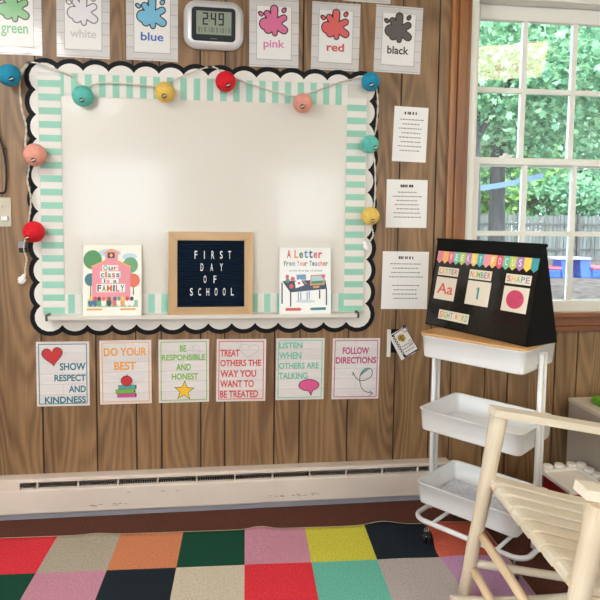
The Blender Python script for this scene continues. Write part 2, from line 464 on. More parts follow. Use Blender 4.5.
# ------------------------------------------------------------------ ceiling lamps
m_diffuser = M('lamp_diffuser', (255, 244, 222), 0.5)
bs = m_diffuser.node_tree.nodes['Principled BSDF']
bs.inputs['Emission Color'].default_value = LAMP_COLOR + (1,); bs.inputs['Emission Strength'].default_value = LAMP
m_diffuser_dim = M('warm_lamp_diffuser', (250, 232, 190), 0.5)
bs = m_diffuser_dim.node_tree.nodes['Principled BSDF']
bs.inputs['Emission Color'].default_value = (1.0, 0.84, 0.5, 1); bs.inputs['Emission Strength'].default_value = 5.5
LAMP_LABELS = [('long fluorescent ceiling lamp at the panelled wall end over the outlet side', -1.50, -1.75, 0), ('dim warm ceiling lamp mirrored in the upper window panes', 2.20, -1.76, .46),
               ('long fluorescent ceiling lamp near the rear windows over the outlet side', -1.50, -4.45, 0), ('long fluorescent ceiling lamp near the rear windows on the toy cabinet side', 2.42, -4.7, 0)]
for lab, x, y, rz in LAMP_LABELS:
    t = empty('ceiling_lamp', (x, y, ZC), lab, 'ceiling lamp', 'fluorescent ceiling lamps'); t.rotation_euler = (0, 0, rz)
    mb = MB(); mb.box(-.30, .30, -.48, .48, -.035, 0); mb.build('lamp_housing', m_plastic_white, t, bevel=.004)
    mb = MB(); mb.box(-.27, .27, -.45, .45, -.085, -.035); mb.build('diffuser', m_diffuser_dim if rz else m_diffuser, t, bevel=.015)

# ------------------------------------------------------------------ baseboard heater
def heater():
    t = empty('baseboard_heater', (-0.3, -0.03, 0), 'long cream metal baseboard heater along the foot of the panelled wall', 'heater')
    x0, x1 = -1.55 + .3, 1.03 + .3; Y = .03
    P = lambda y, z: (y + Y, z)
    mb = MB()   # back plate, top hood and lower front panel, pressed from one sheet
    def run(prof, a, b, m=0):
        mb.loft([[Vector((a, p[0] + Y, p[1])) for p in prof], [Vector((b, p[0] + Y, p[1])) for p in prof]], True, True, m, False)
    run([(0, .172), (-.056, .176), (-.064, .172), (-.064, .162), (-.060, .162), (-.058, .168), (0, .166)], x0, x1)
    run([(-.002, .166), (-.002, .01), (-.006, .01), (-.006, .166)], x0, x1)
    mb.build('hood', m_heater, t)
    mb = MB(); run([(-.050, .134), (-.064, .131), (-.066, .124), (-.066, .030), (-.060, .022), (-.056, .022), (-.061, .03), (-.061, .122), (-.060, .127), (-.050, .130)], x0, x1)
    mb.build('front_panel', m_heater, t)
    mb = MB(); mb.box(x0, x1, -.056 + Y, -.010 + Y, .0, .022); mb.build('toe_gap_shade', M('toe_shade_grey', (150, 150, 162), .5), t)  # grey strip stands in for the shade in the toe gap
    mb = MB(); mb.box(x0 + .66, x1 - .02, -.044 + Y, -.008 + Y, .06, .128); mb.build('core', m_heater_in, t)
    mb = MB(); x = x0 + .70
    while x < x1 - .02:
        mb.box(x, x + .002, -.049 + Y, -.012 + Y, .118, .138); x += .010
    o = mb.build('fins', m_fin, t)
    mb = MB(); mb.tube([(x0 + .69, -.030 + Y, .150), (x1 - .02, -.030 + Y, .150)], .0055, 8); mb.build('pipe', M('heater_pipe', (96, 84, 74), .5), t)
    for k in range(-6, 13):
        x = -.7757 + .3 + k * .1652
        if x < -.80 + .3 - .02 or x > x1: continue
        mb = MB(); mb.box(x - .003, x + .003, -.062 + Y, -.052 + Y, .130, .164); mb.build('strut', m_heater, t)
    mb = MB(); mb.box(x0, -.845 + .3, -.0645 + Y, -.061 + Y, .131, .163); mb.build('closed_cover', m_heater, t)
    mb = MB()
    random.seed(3)
    for cx, cz, n in ((-.50 + .3, .052, 9), (.30 + .3, .055, 14), (-.30 + .3, .10, 3)):
        for i in range(n):
            xx = cx + random.uniform(-.12, .12); zz = cz + random.uniform(-.004, .004)
            mb.flat([(xx, zz), (xx + random.uniform(.006, .022), zz), (xx + random.uniform(.006, .02), zz + .0025), (xx, zz + .002)], -.0665 + Y)
    o = mb.build('paint_chips', M('chipped_paint', (140, 112, 98), .7), t); o['kind'] = 'stuff'
heater()

# ------------------------------------------------------------------ whiteboard and its borders
def scallop(cx0, cx1, cz0, cz1, nx, nz, r, seg=9):
    C = []
    for i in range(nx): C.append((cx0 + (cx1 - cx0) * i / nx, cz0))
    for i in range(nz): C.append((cx1, cz0 + (cz1 - cz0) * i / nz))
    for i in range(nx): C.append((cx1 - (cx1 - cx0) * i / nx, cz1))
    for i in range(nz): C.append((cx0, cz1 - (cz1 - cz0) * i / nz))
    n = len(C); X = []
    for i in range(n):
        a = Vector(C[i]); b = Vector(C[(i + 1) % n]); d = b - a; h = math.sqrt(max(0, r * r - d.length_squared / 4))
        X.append((a + b) / 2 + Vector((d.y, -d.x)).normalized() * h)
    out = []
    for i in range(n):
        c = Vector(C[i]); p, q = X[i - 1] - c, X[i] - c
        a0 = math.atan2(p.y, p.x); a1 = math.atan2(q.y, q.x)
        while a1 < a0: a1 += 2 * PI
        for k in range(seg): out.append((c.x + r * math.cos(a0 + (a1 - a0) * k / seg), c.y + r * math.sin(a0 + (a1 - a0) * k / seg)))
    return out
t = empty('scalloped_border', (0, -.0006, .816), 'black and white scalloped paper border framing the whole whiteboard', 'bulletin border')
off = -.816
mb = MB(); mb.prism([(x, z + off) for x, z in scallop(-.7265, .5955, .8515, 1.8405, 13, 10, .0805)], -.0025, 0); mb.build('black_edge', m_black, t)
mb = MB(); mb.prism([(x, z + off) for x, z in scallop(-.7265, .5955, .8515, 1.8405, 13, 10, .0605)], -.005, -.0025); mb.build('white_scallops', m_white, t)

t = empty('whiteboard', (-.066, 0, .86), 'wide glossy white dry erase board with a metal marker tray', 'whiteboard')
mb = MB(); mb.box(-.685, .69, -.016, -.005, 0, 1.0); mb.build('writing_surface', m_board, t, bevel=.002)
mb = MB()
mb.loft([[Vector((x, y, z)) for y, z in ((-.016, .012), (-.016, -.004), (-.060, -.012), (-.066, -.010), (-.066, .006), (-.063, .006), (-.061, -.004), (-.020, .006))] for x in (-.655, .65)], True, True, 0, False)
mb.build('marker_tray', M('tray_ivory', (226, 222, 214), .4), t)
for x0, x1 in ((-.661, -.652), (.647, .656)):
    mb = MB(); mb.box(x0, x1, -.070, -.016, -.014, .013); mb.build('tray_cap', M('tray_cap_grey', (92, 84, 72), .4), t, bevel=.002)

def striped(name_label, x0, x1, z0, z1, along, phase, y):
    mb = MB(); mb.box(x0, x1, y, y + .0012, z0, z1, 0)
    p = .0549; k = 0
    a, b = (x0, x1) if along == 'x' else (z0, z1)
    s = a + phase - p
    while s < b:
        u0, u1 = max(a, s), min(b, s + p / 2)
        if u1 - u0 > .001:
            if along == 'x': mb.flat([(u0, z0), (u1, z0), (u1, z1), (u0, z1)], y - .0006, 1)
            else: mb.flat([(x0, u0), (x1, u0), (x1, u1), (x0, u1)], y - .0006, 1)
        s += p
    o = mb.build('striped_border_strip', [m_white, m_mint])
    return tag(o, name_label, 'bulletin border', 'mint striped border strips on the whiteboard')
striped('mint striped border strip running across the top of the whiteboard', -.665, .535, 1.768, 1.858, 'x', .0453, -.0175)
striped('mint striped border strip along the bottom of the whiteboard behind the books', -.665, .535, .868, .950, 'x', .0173, -.0175)
striped('mint striped border strip down the whiteboard side by the wall outlet', -.748, -.661, .868, 1.845, 'z', .0002, -.019)
striped('mint striped border strip down the whiteboard side nearest the window', .530, .616, .862, 1.80, 'z', .0039, -.019)

# ------------------------------------------------------------------ printed sheets on the wall
def sheet(name, cx, cz, w, h, rot, mat, label, cat, group, y=-.0010, th=.0008):
    mb = MB(); mb.box(-w / 2, w / 2, -th, 0, -h / 2, h / 2)
    o = mb.build(name, mat); o.location = (cx, y, cz); o.rotation_euler = (0, -rot, 0)
    return tag(o, label, cat, group)
def frame_lines(mb, w, h, inset, lw, y, m=0):
    x, z = w / 2 - inset, h / 2 - inset
    for a in ((-x, x, z - lw, z), (-x, x, -z, -z + lw), (-x, -x + lw, -z + lw, z - lw), (x - lw, x, -z + lw, z - lw)):
        mb.flat([(a[0], a[2]), (a[1], a[2]), (a[1], a[3]), (a[0], a[3])], y, m)
def ink(name, c): return M(name, c, 0.5, coat=0.25, coat_rough=0.15)
PG = 'classroom rule posters below the whiteboard'
def poster(cx, cz, rot, color, label, lines, w=.217, h=.279):
    o = sheet('rule_poster', cx, cz, w, h, rot, m_ship, label, 'poster', PG)
    c = ink('poster_ink', color)
    mb = MB(); frame_lines(mb, w, h, .009, .0035, -.0016); mb.build('border_line', c, o)
    mb = MB()
    U = lambda u: (u - .5) * w
    V = lambda v: (.5 - v) * h
    for s, u0, u1, v0, v1 in lines: put_text(mb, s, U(u0), U(u1), V(v1), V(v0), -.0016, 0, .03)
    mb.build('lettering', c, o)
    return o, U, V
def shape_part(name, parent, polys, mats, y=-.0017, step=.0003):
    mb = MB()
    for i, (pts, m) in enumerate(polys): mb.flat(pts, y - i * step, m)
    return mb.build(name, mats, parent, normals=False)
def heart(cx, cz, sx, sz, rot=0, n=40):
    out = []
    for i in range(n):
        a = 2 * PI * i / n
        x = 16 * math.sin(a) ** 3 / 17; z = (13 * math.cos(a) - 5 * math.cos(2 * a) - 2 * math.cos(3 * a) - math.cos(4 * a)) / 16
        out.append((cx + (x * math.cos(rot) - z * math.sin(rot)) * sx, cz + (x * math.sin(rot) + z * math.cos(rot)) * sz))
    return list(reversed(out))
c_out = ink('dark_outline', (52, 36, 40))
c_red = ink('poster_red', (204, 52, 58)); c_yel = ink('poster_yellow', (246, 200, 50)); c_pink = ink('poster_pink', (224, 92, 150)); c_green = ink('poster_green', (120, 190, 70)); c_teal = ink('poster_teal', (84, 170, 168))

o, U, V = poster(-.678, .607, -.006, (34, 122, 140), 'teal bordered poster reading SHOW RESPECT AND KINDNESS with a red heart',
    [('SHOW', .44, .93, .33, .445), ('RESPECT', .335, .93, .51, .615), ('AND', .605, .93, .685, .79), ('KINDNESS', .15, .93, .85, .955)])
shape_part('heart_picture', o, [(heart(U(.305), V(.215), .046, .046, .12), 1), (heart(U(.305), V(.215), .0425, .0425, .12), 0)], [c_red, c_out])
o, U, V = poster(-.418, .609, .0015, (240, 172, 84), 'orange bordered poster reading DO YOUR BEST with an apple on books',
    [('DO YOUR', .08, .91, .115, .245), ('BEST', .28, .70, .335, .465)])
pic = []
for u0, u1, v0, v1, m in ((.355, .70, .705, .765, 2), (.305, .68, .775, .83, 3), (.335, .70, .838, .892, 4)):
    e = .010
    pic.append(([(U(u0) - .001, V(v1) - .001), (U(u1) + .001, V(v1) - .001), (U(u1) + .001, V(v0) + .001), (U(u0) - .001, V(v0) + .001)], 1))
    pic.append(([(U(u0), V(v1)), (U(u1), V(v1)), (U(u1) - .006, V((v0 + v1) / 2)), (U(u1), V(v0)), (U(u0), V(v0))], m))
pic += [(circle(U(.515), V(.635), .0245, .0235), 1), (circle(U(.515), V(.635), .0225, .0215), 0), ([(U(.50), V(.57)), (U(.52), V(.57)), (U(.535), V(.535)), (U(.525), V(.53))], 1)]
shape_part('book_stack_picture', o, pic, [c_red, c_out, c_teal, c_green, ink('poster_magenta', (206, 78, 150))])
o, U, V = poster(-.171, .609, 0.0, (128, 190, 84), 'green bordered poster reading BE RESPONSIBLE AND HONEST with a yellow star',
    [('BE', .42, .55, .09, .195), ('RESPONSIBLE', .065, .925, .235, .33), ('AND', .345, .64, .385, .49), ('HONEST', .26, .78, .535, .64)])
star = lambda R: [(U(.505) + R * (1 if i % 2 == 0 else .42) * math.sin(-i * PI / 5 + .06), V(.815) + R * (1 if i % 2 == 0 else .42) * math.cos(-i * PI / 5 + .06)) for i in range(10)]
shape_part('star_picture', o, [(star(.047), 1), (star(.041), 0)], [c_yel, c_out])
shape_part('doodle', o, [(q, 0) for q in stroke(spline([(U(.60), V(.19)), (U(.66), V(.10)), (U(.72), V(.17)), (U(.66), V(.19)), (U(.70), V(.10)), (U(.80), V(.12)), (U(.79), V(.2)), (U(.87), V(.18))]), .0013)], [m_line], step=0)
o, U, V = poster(.078, .607, -.010, (216, 84, 84), 'coral bordered poster reading TREAT OTHERS THE WAY YOU WANT TO BE TREATED',
    [('TREAT', .075, .46, .165, .28), ('OTHERS THE', .075, .90, .33, .435), ('WAY YOU', .075, .805, .495, .61), ('WANT TO', .075, .76, .66, .775), ('BE TREATED', .075, .85, .825, .94)])
hp = heart(U(.65), V(.18), .047, .034, -.1); hp.append(hp[0])
shape_part('heart_outline', o, [(q, 0) for q in stroke(hp, .0016)], [m_line], y=-.00145, step=0)
o, U, V = poster(.340, .607, -.0064, (112, 200, 176), 'mint bordered poster reading LISTEN WHEN OTHERS ARE TALKING with a pink speech bubble',
    [('LISTEN', .06, .54, .065, .165), ('WHEN', .06, .52, .225, .335), ('OTHERS ARE', .06, .89, .395, .495), ('TALKING', .06, .66, .555, .66)])
shape_part('speech_bubble_picture', o, [([(U(.66), V(.83)), (U(.735), V(.945)), (U(.79), V(.83))], 1), (circle(U(.69), V(.765), .0475, .0275), 1), ([(U(.68), V(.83)), (U(.735), V(.92)), (U(.77), V(.83))], 0), (circle(U(.69), V(.765), .044, .0245), 0)], [c_pink, c_out])
o, U, V = poster(.594, .603, -.010, (196, 72, 132), 'magenta bordered poster reading FOLLOW DIRECTIONS with a looping arrow',
    [('FOLLOW', .21, .77, .145, .26), ('DIRECTIONS', .07, .93, .305, .415)])
ar = spline([(U(.44), V(.565)), (U(.55), V(.68)), (U(.70), V(.69)), (U(.84), V(.62)), (U(.83), V(.51)), (U(.70), V(.50)), (U(.60), V(.60)), (U(.60), V(.74)), (U(.68), V(.86)), (U(.86), V(.91))])
shape_part('arrow_picture', o, [([(U(.60), V(.62)), (U(.80), V(.50)), (U(.70), V(.51)), (U(.63), V(.56))], 1)] + [(q, 0) for q in stroke(ar, .003)] +
    [(q, 0) for q in stroke([(U(.80), V(.865)), (U(.885), V(.915)), (U(.80), V(.945))], .003)] + [(q, 0) for q in stroke([(U(.43), V(.61)), (U(.46), V(.57)), (U(.415), V(.555))], .003)], [m_ink, c_teal], step=0.00001)

# colour cards ------------------------------------------------------------------
def capsule_blob(lobes, grow=0.0, n=96, k=.012):
    """outline of a paint splat: rounded arms leaving one centre, swept by angle"""
    out = []
    for i in range(n):
        a = 2 * PI * i / n; d = Vector((math.cos(a), math.sin(a))); r = 0.9
        while r > 0:
            p = d * r
            ok = False
            for ang, ln, w, wb in lobes:
                t = Vector((math.cos(math.radians(ang)), math.sin(math.radians(ang)))); s = min(max(p.dot(t) / ln, 0), 1)
                if (p - t * (s * ln)).length <= w * s ** 2 + wb * (1 - s ** 2) + grow: ok = True; break
            if ok: break
            r -= .004
        out.append((p.x, p.y))
    return out
LOBES = [(90, .52, .125, .10), (128, .44, .095, .09), (30, .42, .10, .10), (186, .34, .20, .18), (226, .32, .135, .16), (274, .38, .07, .12), (328, .44, .125, .13), (0, .12, .16, .18)]
SP0 = capsule_blob(LOBES); SP1 = capsule_blob(LOBES, .042)
CG = 'laminated paint splat colour cards above the whiteboard'
def color_card(cx, cz, rot, word, fill, wcol, label, zbot=None, word_bold=.02):
    w, h = .210, .284
    o = sheet('color_card', cx, cz, w, h, rot, m_ship2, label, 'card', CG, y=-.0012)
    mb = MB(); mb.box(-.073, .073, -.0014, -.0008, -.108, .114, 0)
    frame_lines(mb, .149, .224, 0, .0014, -.00145, 1)
    bm_off = 0
    mb.build('white_label', [m_paper, m_grey_ink], o)
    s = .112; c = ink('splat_paint', fill); wc = ink('word_ink', wcol)
    oc = m_grey_ink if word == 'white' else c_out
    P = lambda pts: [(x * s, z * s + .040) for x, z in pts]
    drops = []
    for ang, d, r in ((147, .58, .055), (53, .60, .055)):
        x, z = d * math.cos(math.radians(ang)), d * math.sin(math.radians(ang))
        for g, m in ((.04, 1), (0, 0)):
            drops.append(([(x + (r + g) * math.cos(q) * (1 if True else 1) + (r + g) * .55 * math.cos(math.radians(ang)) * max(0, math.cos(q - math.radians(ang))), z + (r + g) * math.sin(q) + (r + g) * .55 * math.sin(math.radians(ang)) * max(0, math.cos(q - math.radians(ang)))) for q in [2 * PI * i / 18 for i in range(18)]], m))
    shape_part('paint_splat', o, [(P(SP1), 1), (P(SP0), 0)] + [(P(p), m) for p, m in drops], [c, oc], y=-.0017, step=.00025)
    mb = MB(); L = {'green': .052, 'white': .052, 'blue': .046, 'pink': .045, 'red': .038, 'black': .048}[word]
    put_text(mb, word, -L, L, -.062 - (.009 if word in ('pink', 'green') else 0), -.028, -.0017, 0, word_bold)
    mb.build('word', wc, o)
color_card(-.839, 2.070, 0.0, 'green', (128, 192, 132), (110, 184, 116), 'laminated colour card with a green paint splat')
color_card(-.571, 2.069, -.012, 'white', (236, 232, 236), (206, 204, 206), 'laminated colour card with a white outlined paint splat')
color_card(-.295, 2.069, -.006, 'blue', (122, 194, 226), (50, 112, 188), 'laminated colour card with a light blue paint splat')
color_card(.212, 2.063, .002, 'pink', (222, 110, 156), (222, 130, 176), 'laminated colour card with a pink paint splat')
color_card(.478, 2.060, -.012, 'red', (226, 98, 98), (214, 68, 74), 'laminated colour card with a coral red paint splat')
color_card(.756, 2.060, -.026, 'black', (92, 88, 86), (24, 24, 26), 'laminated colour card with a dark grey paint splat')
sheet('color_card', .613, 2.353, .212, .284, -.012, m_ship2, 'pale laminated card cut by the photo edge above the red and black cards', 'card', CG)

# routine papers ------------------------------------------------------------------
RG = 'laminated verse sheets beside the window casing'
def verse(cx, cz, w, h, rot, label, rows, title):
    o = sheet('verse_sheet', cx, cz, w, h, rot, m_paper, label, 'paper', RG)
    mb = MB(); rnd = random.Random(rows * 7 + int(w * 1000))
    x = -title / 2
    while x < title / 2:
        l = rnd.uniform(.004, .009); mb.flat([(x, h / 2 - .034), (x + l, h / 2 - .034), (x + l, h / 2 - .022), (x, h / 2 - .022)], -.0012, 0); x += l + rnd.choice((.0018, .002, .007))
    mb.build('heading', m_ink, o)
    mb = MB()
    for r in range(rows):
        if rows == 9 and r == 4: continue
        z = h / 2 - .058 - r * (h - .085) / rows; hw = rnd.uniform(.22, .36) * w; x = -hw
        while x < hw:
            l = rnd.uniform(.005, .013); mb.flat([(x, z), (x + l, z), (x + l, z + .0042), (x, z + .0042)], -.0012, 0); x += l + .0035
    mb.build('verse_lines', m_grey_ink, o)
verse(.820, 1.654, .155, .240, -.03, 'narrow glossy verse sheet, topmost of the three by the window', 8, .062)
verse(.812, 1.348, .188, .214, -.004, 'wrinkled glossy verse sheet, middle of the three by the window', 7, .062)
verse(.813, 1.004, .214, .261, -.012, 'larger verse sheet pinned just above the ring of flash cards', 9, .066)

# ------------------------------------------------------------------ digital clock
def clock():
    t = empty('wall_clock', (-.042, 0, 2.077), 'silver digital wall clock showing 2:49 above the whiteboard', 'clock')
    t.rotation_euler = (0, .008, 0)
    rr = lambda w, h, r, cz=0: rrect(-w / 2, w / 2, -h / 2 + cz, h / 2 + cz, r, None, 8)
    mb = MB()
    def L(pts, y): return [Vector((p[0], y, p[1])) for p in pts]
    mb.loft([L(rr(.240, .190, .05), 0), L(rr(.248, .198, .055), -.012), L(rr(.246, .196, .054), -.020), L(rr(.190, .142, .022), -.030), L(rr(.180, .135, .016), -.030)], True, True, 0, True)
    mb.build('casing', M('brushed_silver', (226, 226, 228), .3, metal=.25), t, normals=True)
    mb = MB(); mb.prism(rr(.180, .136, .016), -.033, -.028); mb.build('bezel', M('clock_bezel', (24, 28, 34), .35), t)
    mb = MB(); mb.box(-.071, .073, -.0345, -.033, -.042, .052); scr = mb.build('screen', M('lcd_grey', (148, 160, 142), .3, coat=.3), t)
    SEG = {'2': 'abged', '4': 'fgbc', '9': 'abcdfg'}
    mb = MB()
    def digit(ch, x, z, w, h, lw):
        y = -.0350
        for s in SEG[ch]:
            a = {'a': (x, x + w, z + h - lw, z + h), 'g': (x, x + w, z + h / 2 - lw / 2, z + h / 2 + lw / 2), 'd': (x, x + w, z, z + lw), 'f': (x, x + lw, z + h / 2, z + h), 'b': (x + w - lw, x + w, z + h / 2, z + h), 'e': (x, x + lw, z, z + h / 2), 'c': (x + w - lw, x + w, z, z + h / 2)}[s]
            mb.flat([(a[0], a[2]), (a[1], a[2]), (a[1], a[3]), (a[0], a[3])], y)
    digit('2', -.045, -.004, .022, .050, .006); digit('4', -.012, -.004, .022, .050, .006); digit('9', .020, -.004, .022, .050, .006)
    for z in (.010, .030): mb.flat([(-.019, z), (-.0155, z), (-.0155, z + .004), (-.019, z + .004)], -.0350)
    mb.build('digits', m_ink, scr)
    mb = MB()
    for i, x in enumerate((-.062, -.050, -.038, -.018, -.010, .000, .012, .028, .036, .050, .062)):
        z = -.034; w = .006
        mb.flat([(x, z), (x + .002, z), (x + .002, z + .020), (x, z + .020)], -.0350)
        if i % 2 == 0: mb.flat([(x, z + .018), (x + w, z + .018), (x + w, z + .020), (x, z + .020)], -.0350); mb.flat([(x + w - .002, z), (x + w, z), (x + w, z + .018), (x + w - .002, z + .018)], -.0350)
    mb.build('date_row', M('lcd_ink', (70, 78, 72), .4), scr)
    mb = MB(); x = -.014
    for l in (.006, .005, .007, .004): mb.flat([(x, -.060), (x + l, -.060), (x + l, -.0565), (x, -.0565)], -.0336); x += l + .002
    mb.build('maker_mark', M('mark_grey', (120, 124, 132), .5), t)
clock()

# ------------------------------------------------------------------ string of paper lanterns
def lantern_string():
    t = empty('lantern_string', (-.07, 0, 1.9), 'white cord of coloured paper ball lanterns draped around the whiteboard', 'string lights')
    off = Vector((.07, 0, -1.9))
    Y = -.030
    def p(x, z, y=Y): return Vector((x, y, z)) + off
    top = [p(-.848, 1.80), p(-.822, 1.84), p(-.784, 1.896, -.012), p(-.715, 1.882), p(-.61, 1.845), p(-.57, 1.805), p(-.50, 1.822), p(-.38, 1.823), p(-.28, 1.816), p(-.24, 1.825), p(-.18, 1.858), p(-.058, 1.909, -.012), p(.0, 1.882), p(.10, 1.845), p(.25, 1.804), p(.334, 1.802), p(.44, 1.842), p(.53, 1.873), p(.612, 1.888, -.02), p(.65, 1.855), p(.663, 1.78), p(.657, 1.67), p(.640, 1.61), p(.655, 1.52), p(.660, 1.40), p(.652, 1.30), p(.647, 1.25), p(.655, 1.21), p(.640, 1.18)]
    left = [p(-.784, 1.896, -.010), p(-.813, 1.83), p(-.812, 1.72), p(-.795, 1.64), p(-.80, 1.56), p(-.787, 1.49), p(-.795, 1.42), p(-.783, 1.35), p(-.79, 1.28), p(-.800, 1.22), p(-.812, 1.17), p(-.815, 1.14), p(-.806, 1.10), p(-.812, 1.06), p(-.812, 1.03)]
    mb = MB()
    for path in (top, left):
        for ph in (0, PI):
            pts = spline(path, 8)
            q = [v + Vector((math.cos(i * 1.1 + ph), math.sin(i * 1.1 + ph), math.sin(i * 1.1 + ph))) * .0022 for i, v in enumerate(pts)]
            mb.tube(q, .0021, 6)
    mb.build('cord', M('twisted_cord', (216, 208, 196), .7), t)
    cols = {'blue': (34, 148, 186), 'teal': (104, 204, 192), 'yellow': (244, 206, 104), 'red': (228, 28, 42), 'peach': (246, 170, 152)}
    mats = {}
    for k, c in cols.items():
        mats[k] = M('lantern_' + k, c, .65, .3, var=(60, .12), bump=(90, .5), stretch=(1, 1, 3))
    for col, x, z, r, lab in (('blue', -0.842, 1.832, .043, 'blue paper ball by the outlet'), ('teal', -0.563, 1.761, .042, None), ('yellow', -0.239, 1.788, .041, None), ('red', 0.008, 1.840, .042, None), ('peach', 0.332, 1.764, .040, None), ('blue', 0.621, 1.863, .0395, None), ('teal', 0.624, 1.600, .038, None), ('yellow', 0.633, 1.292, .039, None), ('peach', -0.752, 1.522, .045, None), ('red', -0.764, 1.213, .043, None)):
        mb = MB(); mb.ball((0, 0, 0), r, 28, 18)
        for v in mb.bm.verts: v.co *= 1 + .012 * math.sin(v.co.x * 160 + 3) * math.cos(v.co.z * 130)
        o = mb.build('lantern', mats[col], t); o.location = p(x, z, -.022 - r)
        o['label'] = col + ' paper ball'
        mb = MB(); a = random.uniform(-.35, .45); d = Vector((a, -.8, -.5)).normalized()
        mb.tube([d * r * .97, d * r * 1.02], .0105, 12); mb.build('opening', M('lantern_dark', tuple(int(v * .55) for v in cols[col]), .8), o)
        mb = MB(); e = d * r * 1.03; mb.tube([e + Vector((-.007, -.001, -.002)), e + Vector((.007, -.002, .003))], .0024, 8); mb.build('bulb', m_plastic_white, o)
    for x, z, rot in ((-.784, 1.896, .1), (-.058, 1.909, .1)):
        mb = MB(); mb.box(-.010, .010, -.016, -.005, -.005, .005); o = mb.build('clip', M('dark_clip', (34, 48, 60), .4), t, bevel=.002); o.location = p(x, z, -.001)
    mb = MB(); mb.box(-.013, .013, -.030, -.006, -.004, .022, 0); mb.box(-.010, .013, -.031, -.006, -.024, -.004, 1)
    o = mb.build('connector', [M('connector_grey', (150, 152, 160), .4), m_rubber], t, bevel=.002); o.location = p(-.825, 1.150, 0)
    for x, z, a in ((-.826, 1.018, .4), (.624, 1.162, -.3)):
        mb = MB(); mb.tube([(0, 0, -.022), (0, 0, -.010), (0, 0, .006), (0, 0, .020)], [.012, .013, .011, .005], 10); mb.box(-.016, .016, -.006, .006, -.012, .002)
        o = mb.build('plug', m_plastic_white, t, bevel=.001); o.location = p(x, z, -.022); o.rotation_euler = (0, a, 0)
lantern_string()

# ------------------------------------------------------------------ things standing on the tray
def standing(name, x, z0, w, h, th, label, cat, group=None, lean=.10, y_foot=-.052):
    """root at the middle of the foot, leaning back against the board; local x right, z up, front at -y"""
    m = Matrix.Translation((x, y_foot, z0)) @ Matrix.Rotation(-lean, 4, 'X')
    return empty(name, label=label, cat=cat, group=group, matrix=m)
TZ = .8605
def letter_board():
    t = standing('letter_board', -.053, TZ, .358, .356, .018, 'square felt letter board in an oak frame reading FIRST DAY OF SCHOOL', 'letter board', lean=.072, y_foot=-.048)
    fw = .037; w = h = .357
    mw = wood('oak_frame', (214, 180, 138), (190, 152, 108), 'x', .45, rings=4, fine=.6); mv = wood('oak_frame_upright', (214, 180, 138), (190, 152, 108), 'z', .45, rings=4, fine=.6)
    def bar(pts, mat): mb = MB(); mb.prism(pts, -.010, .010); mb.build('frame_bar', mat, t, bevel=.0015)
    a, b = w / 2, w / 2 - fw
    bar([(-a, 0), (a, 0), (b, fw), (-b, fw)], mw); bar([(-b, h - fw), (b, h - fw), (a, h), (-a, h)], mw)
    bar([(-a, 0), (-b, fw), (-b, h - fw), (-a, h)], mv); bar([(b, fw), (a, 0), (a, h), (b, h - fw)], mv)
    mb = MB(); n = 24; H = h - 2 * fw; prof = [(.008, fw)]
    for i in range(n):
        z = fw + H * i / n; d = H / n
        prof += [(.002, z + d * .05), (-.003, z + d * .22), (-.003, z + d * .80), (.002, z + d * .95)]
    prof.append((.008, h - fw))
    mb.loft([[Vector((x, p[0], p[1])) for p in prof] for x in (-b + .0002, b - .0002)], True, True, 0, False)
    mb.build('felt', M('navy_felt', (24, 38, 56), .95, .05, bump=(400, .4)), t, normals=True)
    mb = MB()
    # text rows: glyph cell centres measured on the board
    def row(s, x0, x1, z0, z1):
        n = len(s); W_ = .014
        for i, ch in enumerate(s):
            c = x0 + W_ / 2 + (x1 - x0 - W_) * i / max(1, n - 1); ww = W_ * (.3 if ch == 'I' else .85)
            put_text(mb, ch, c - ww / 2, c + ww / 2, z0, z1, -.0035, 0, .012, .002)
    k = .358 / 500
    X = lambda u: (u - 305) * k
    Z = lambda v: (545 - v) * .356 / 490
    row('FIRST', X(206), X(425), Z(211), Z(165)); row('DAY', X(242), X(376), Z(283), Z(238)); row('OF', X(260), X(338), Z(354), Z(310)); row('SCHOOL', X(180), X(441), Z(428), Z(383))
    mb.build('lettering', m_plastic_white, t)
letter_board()

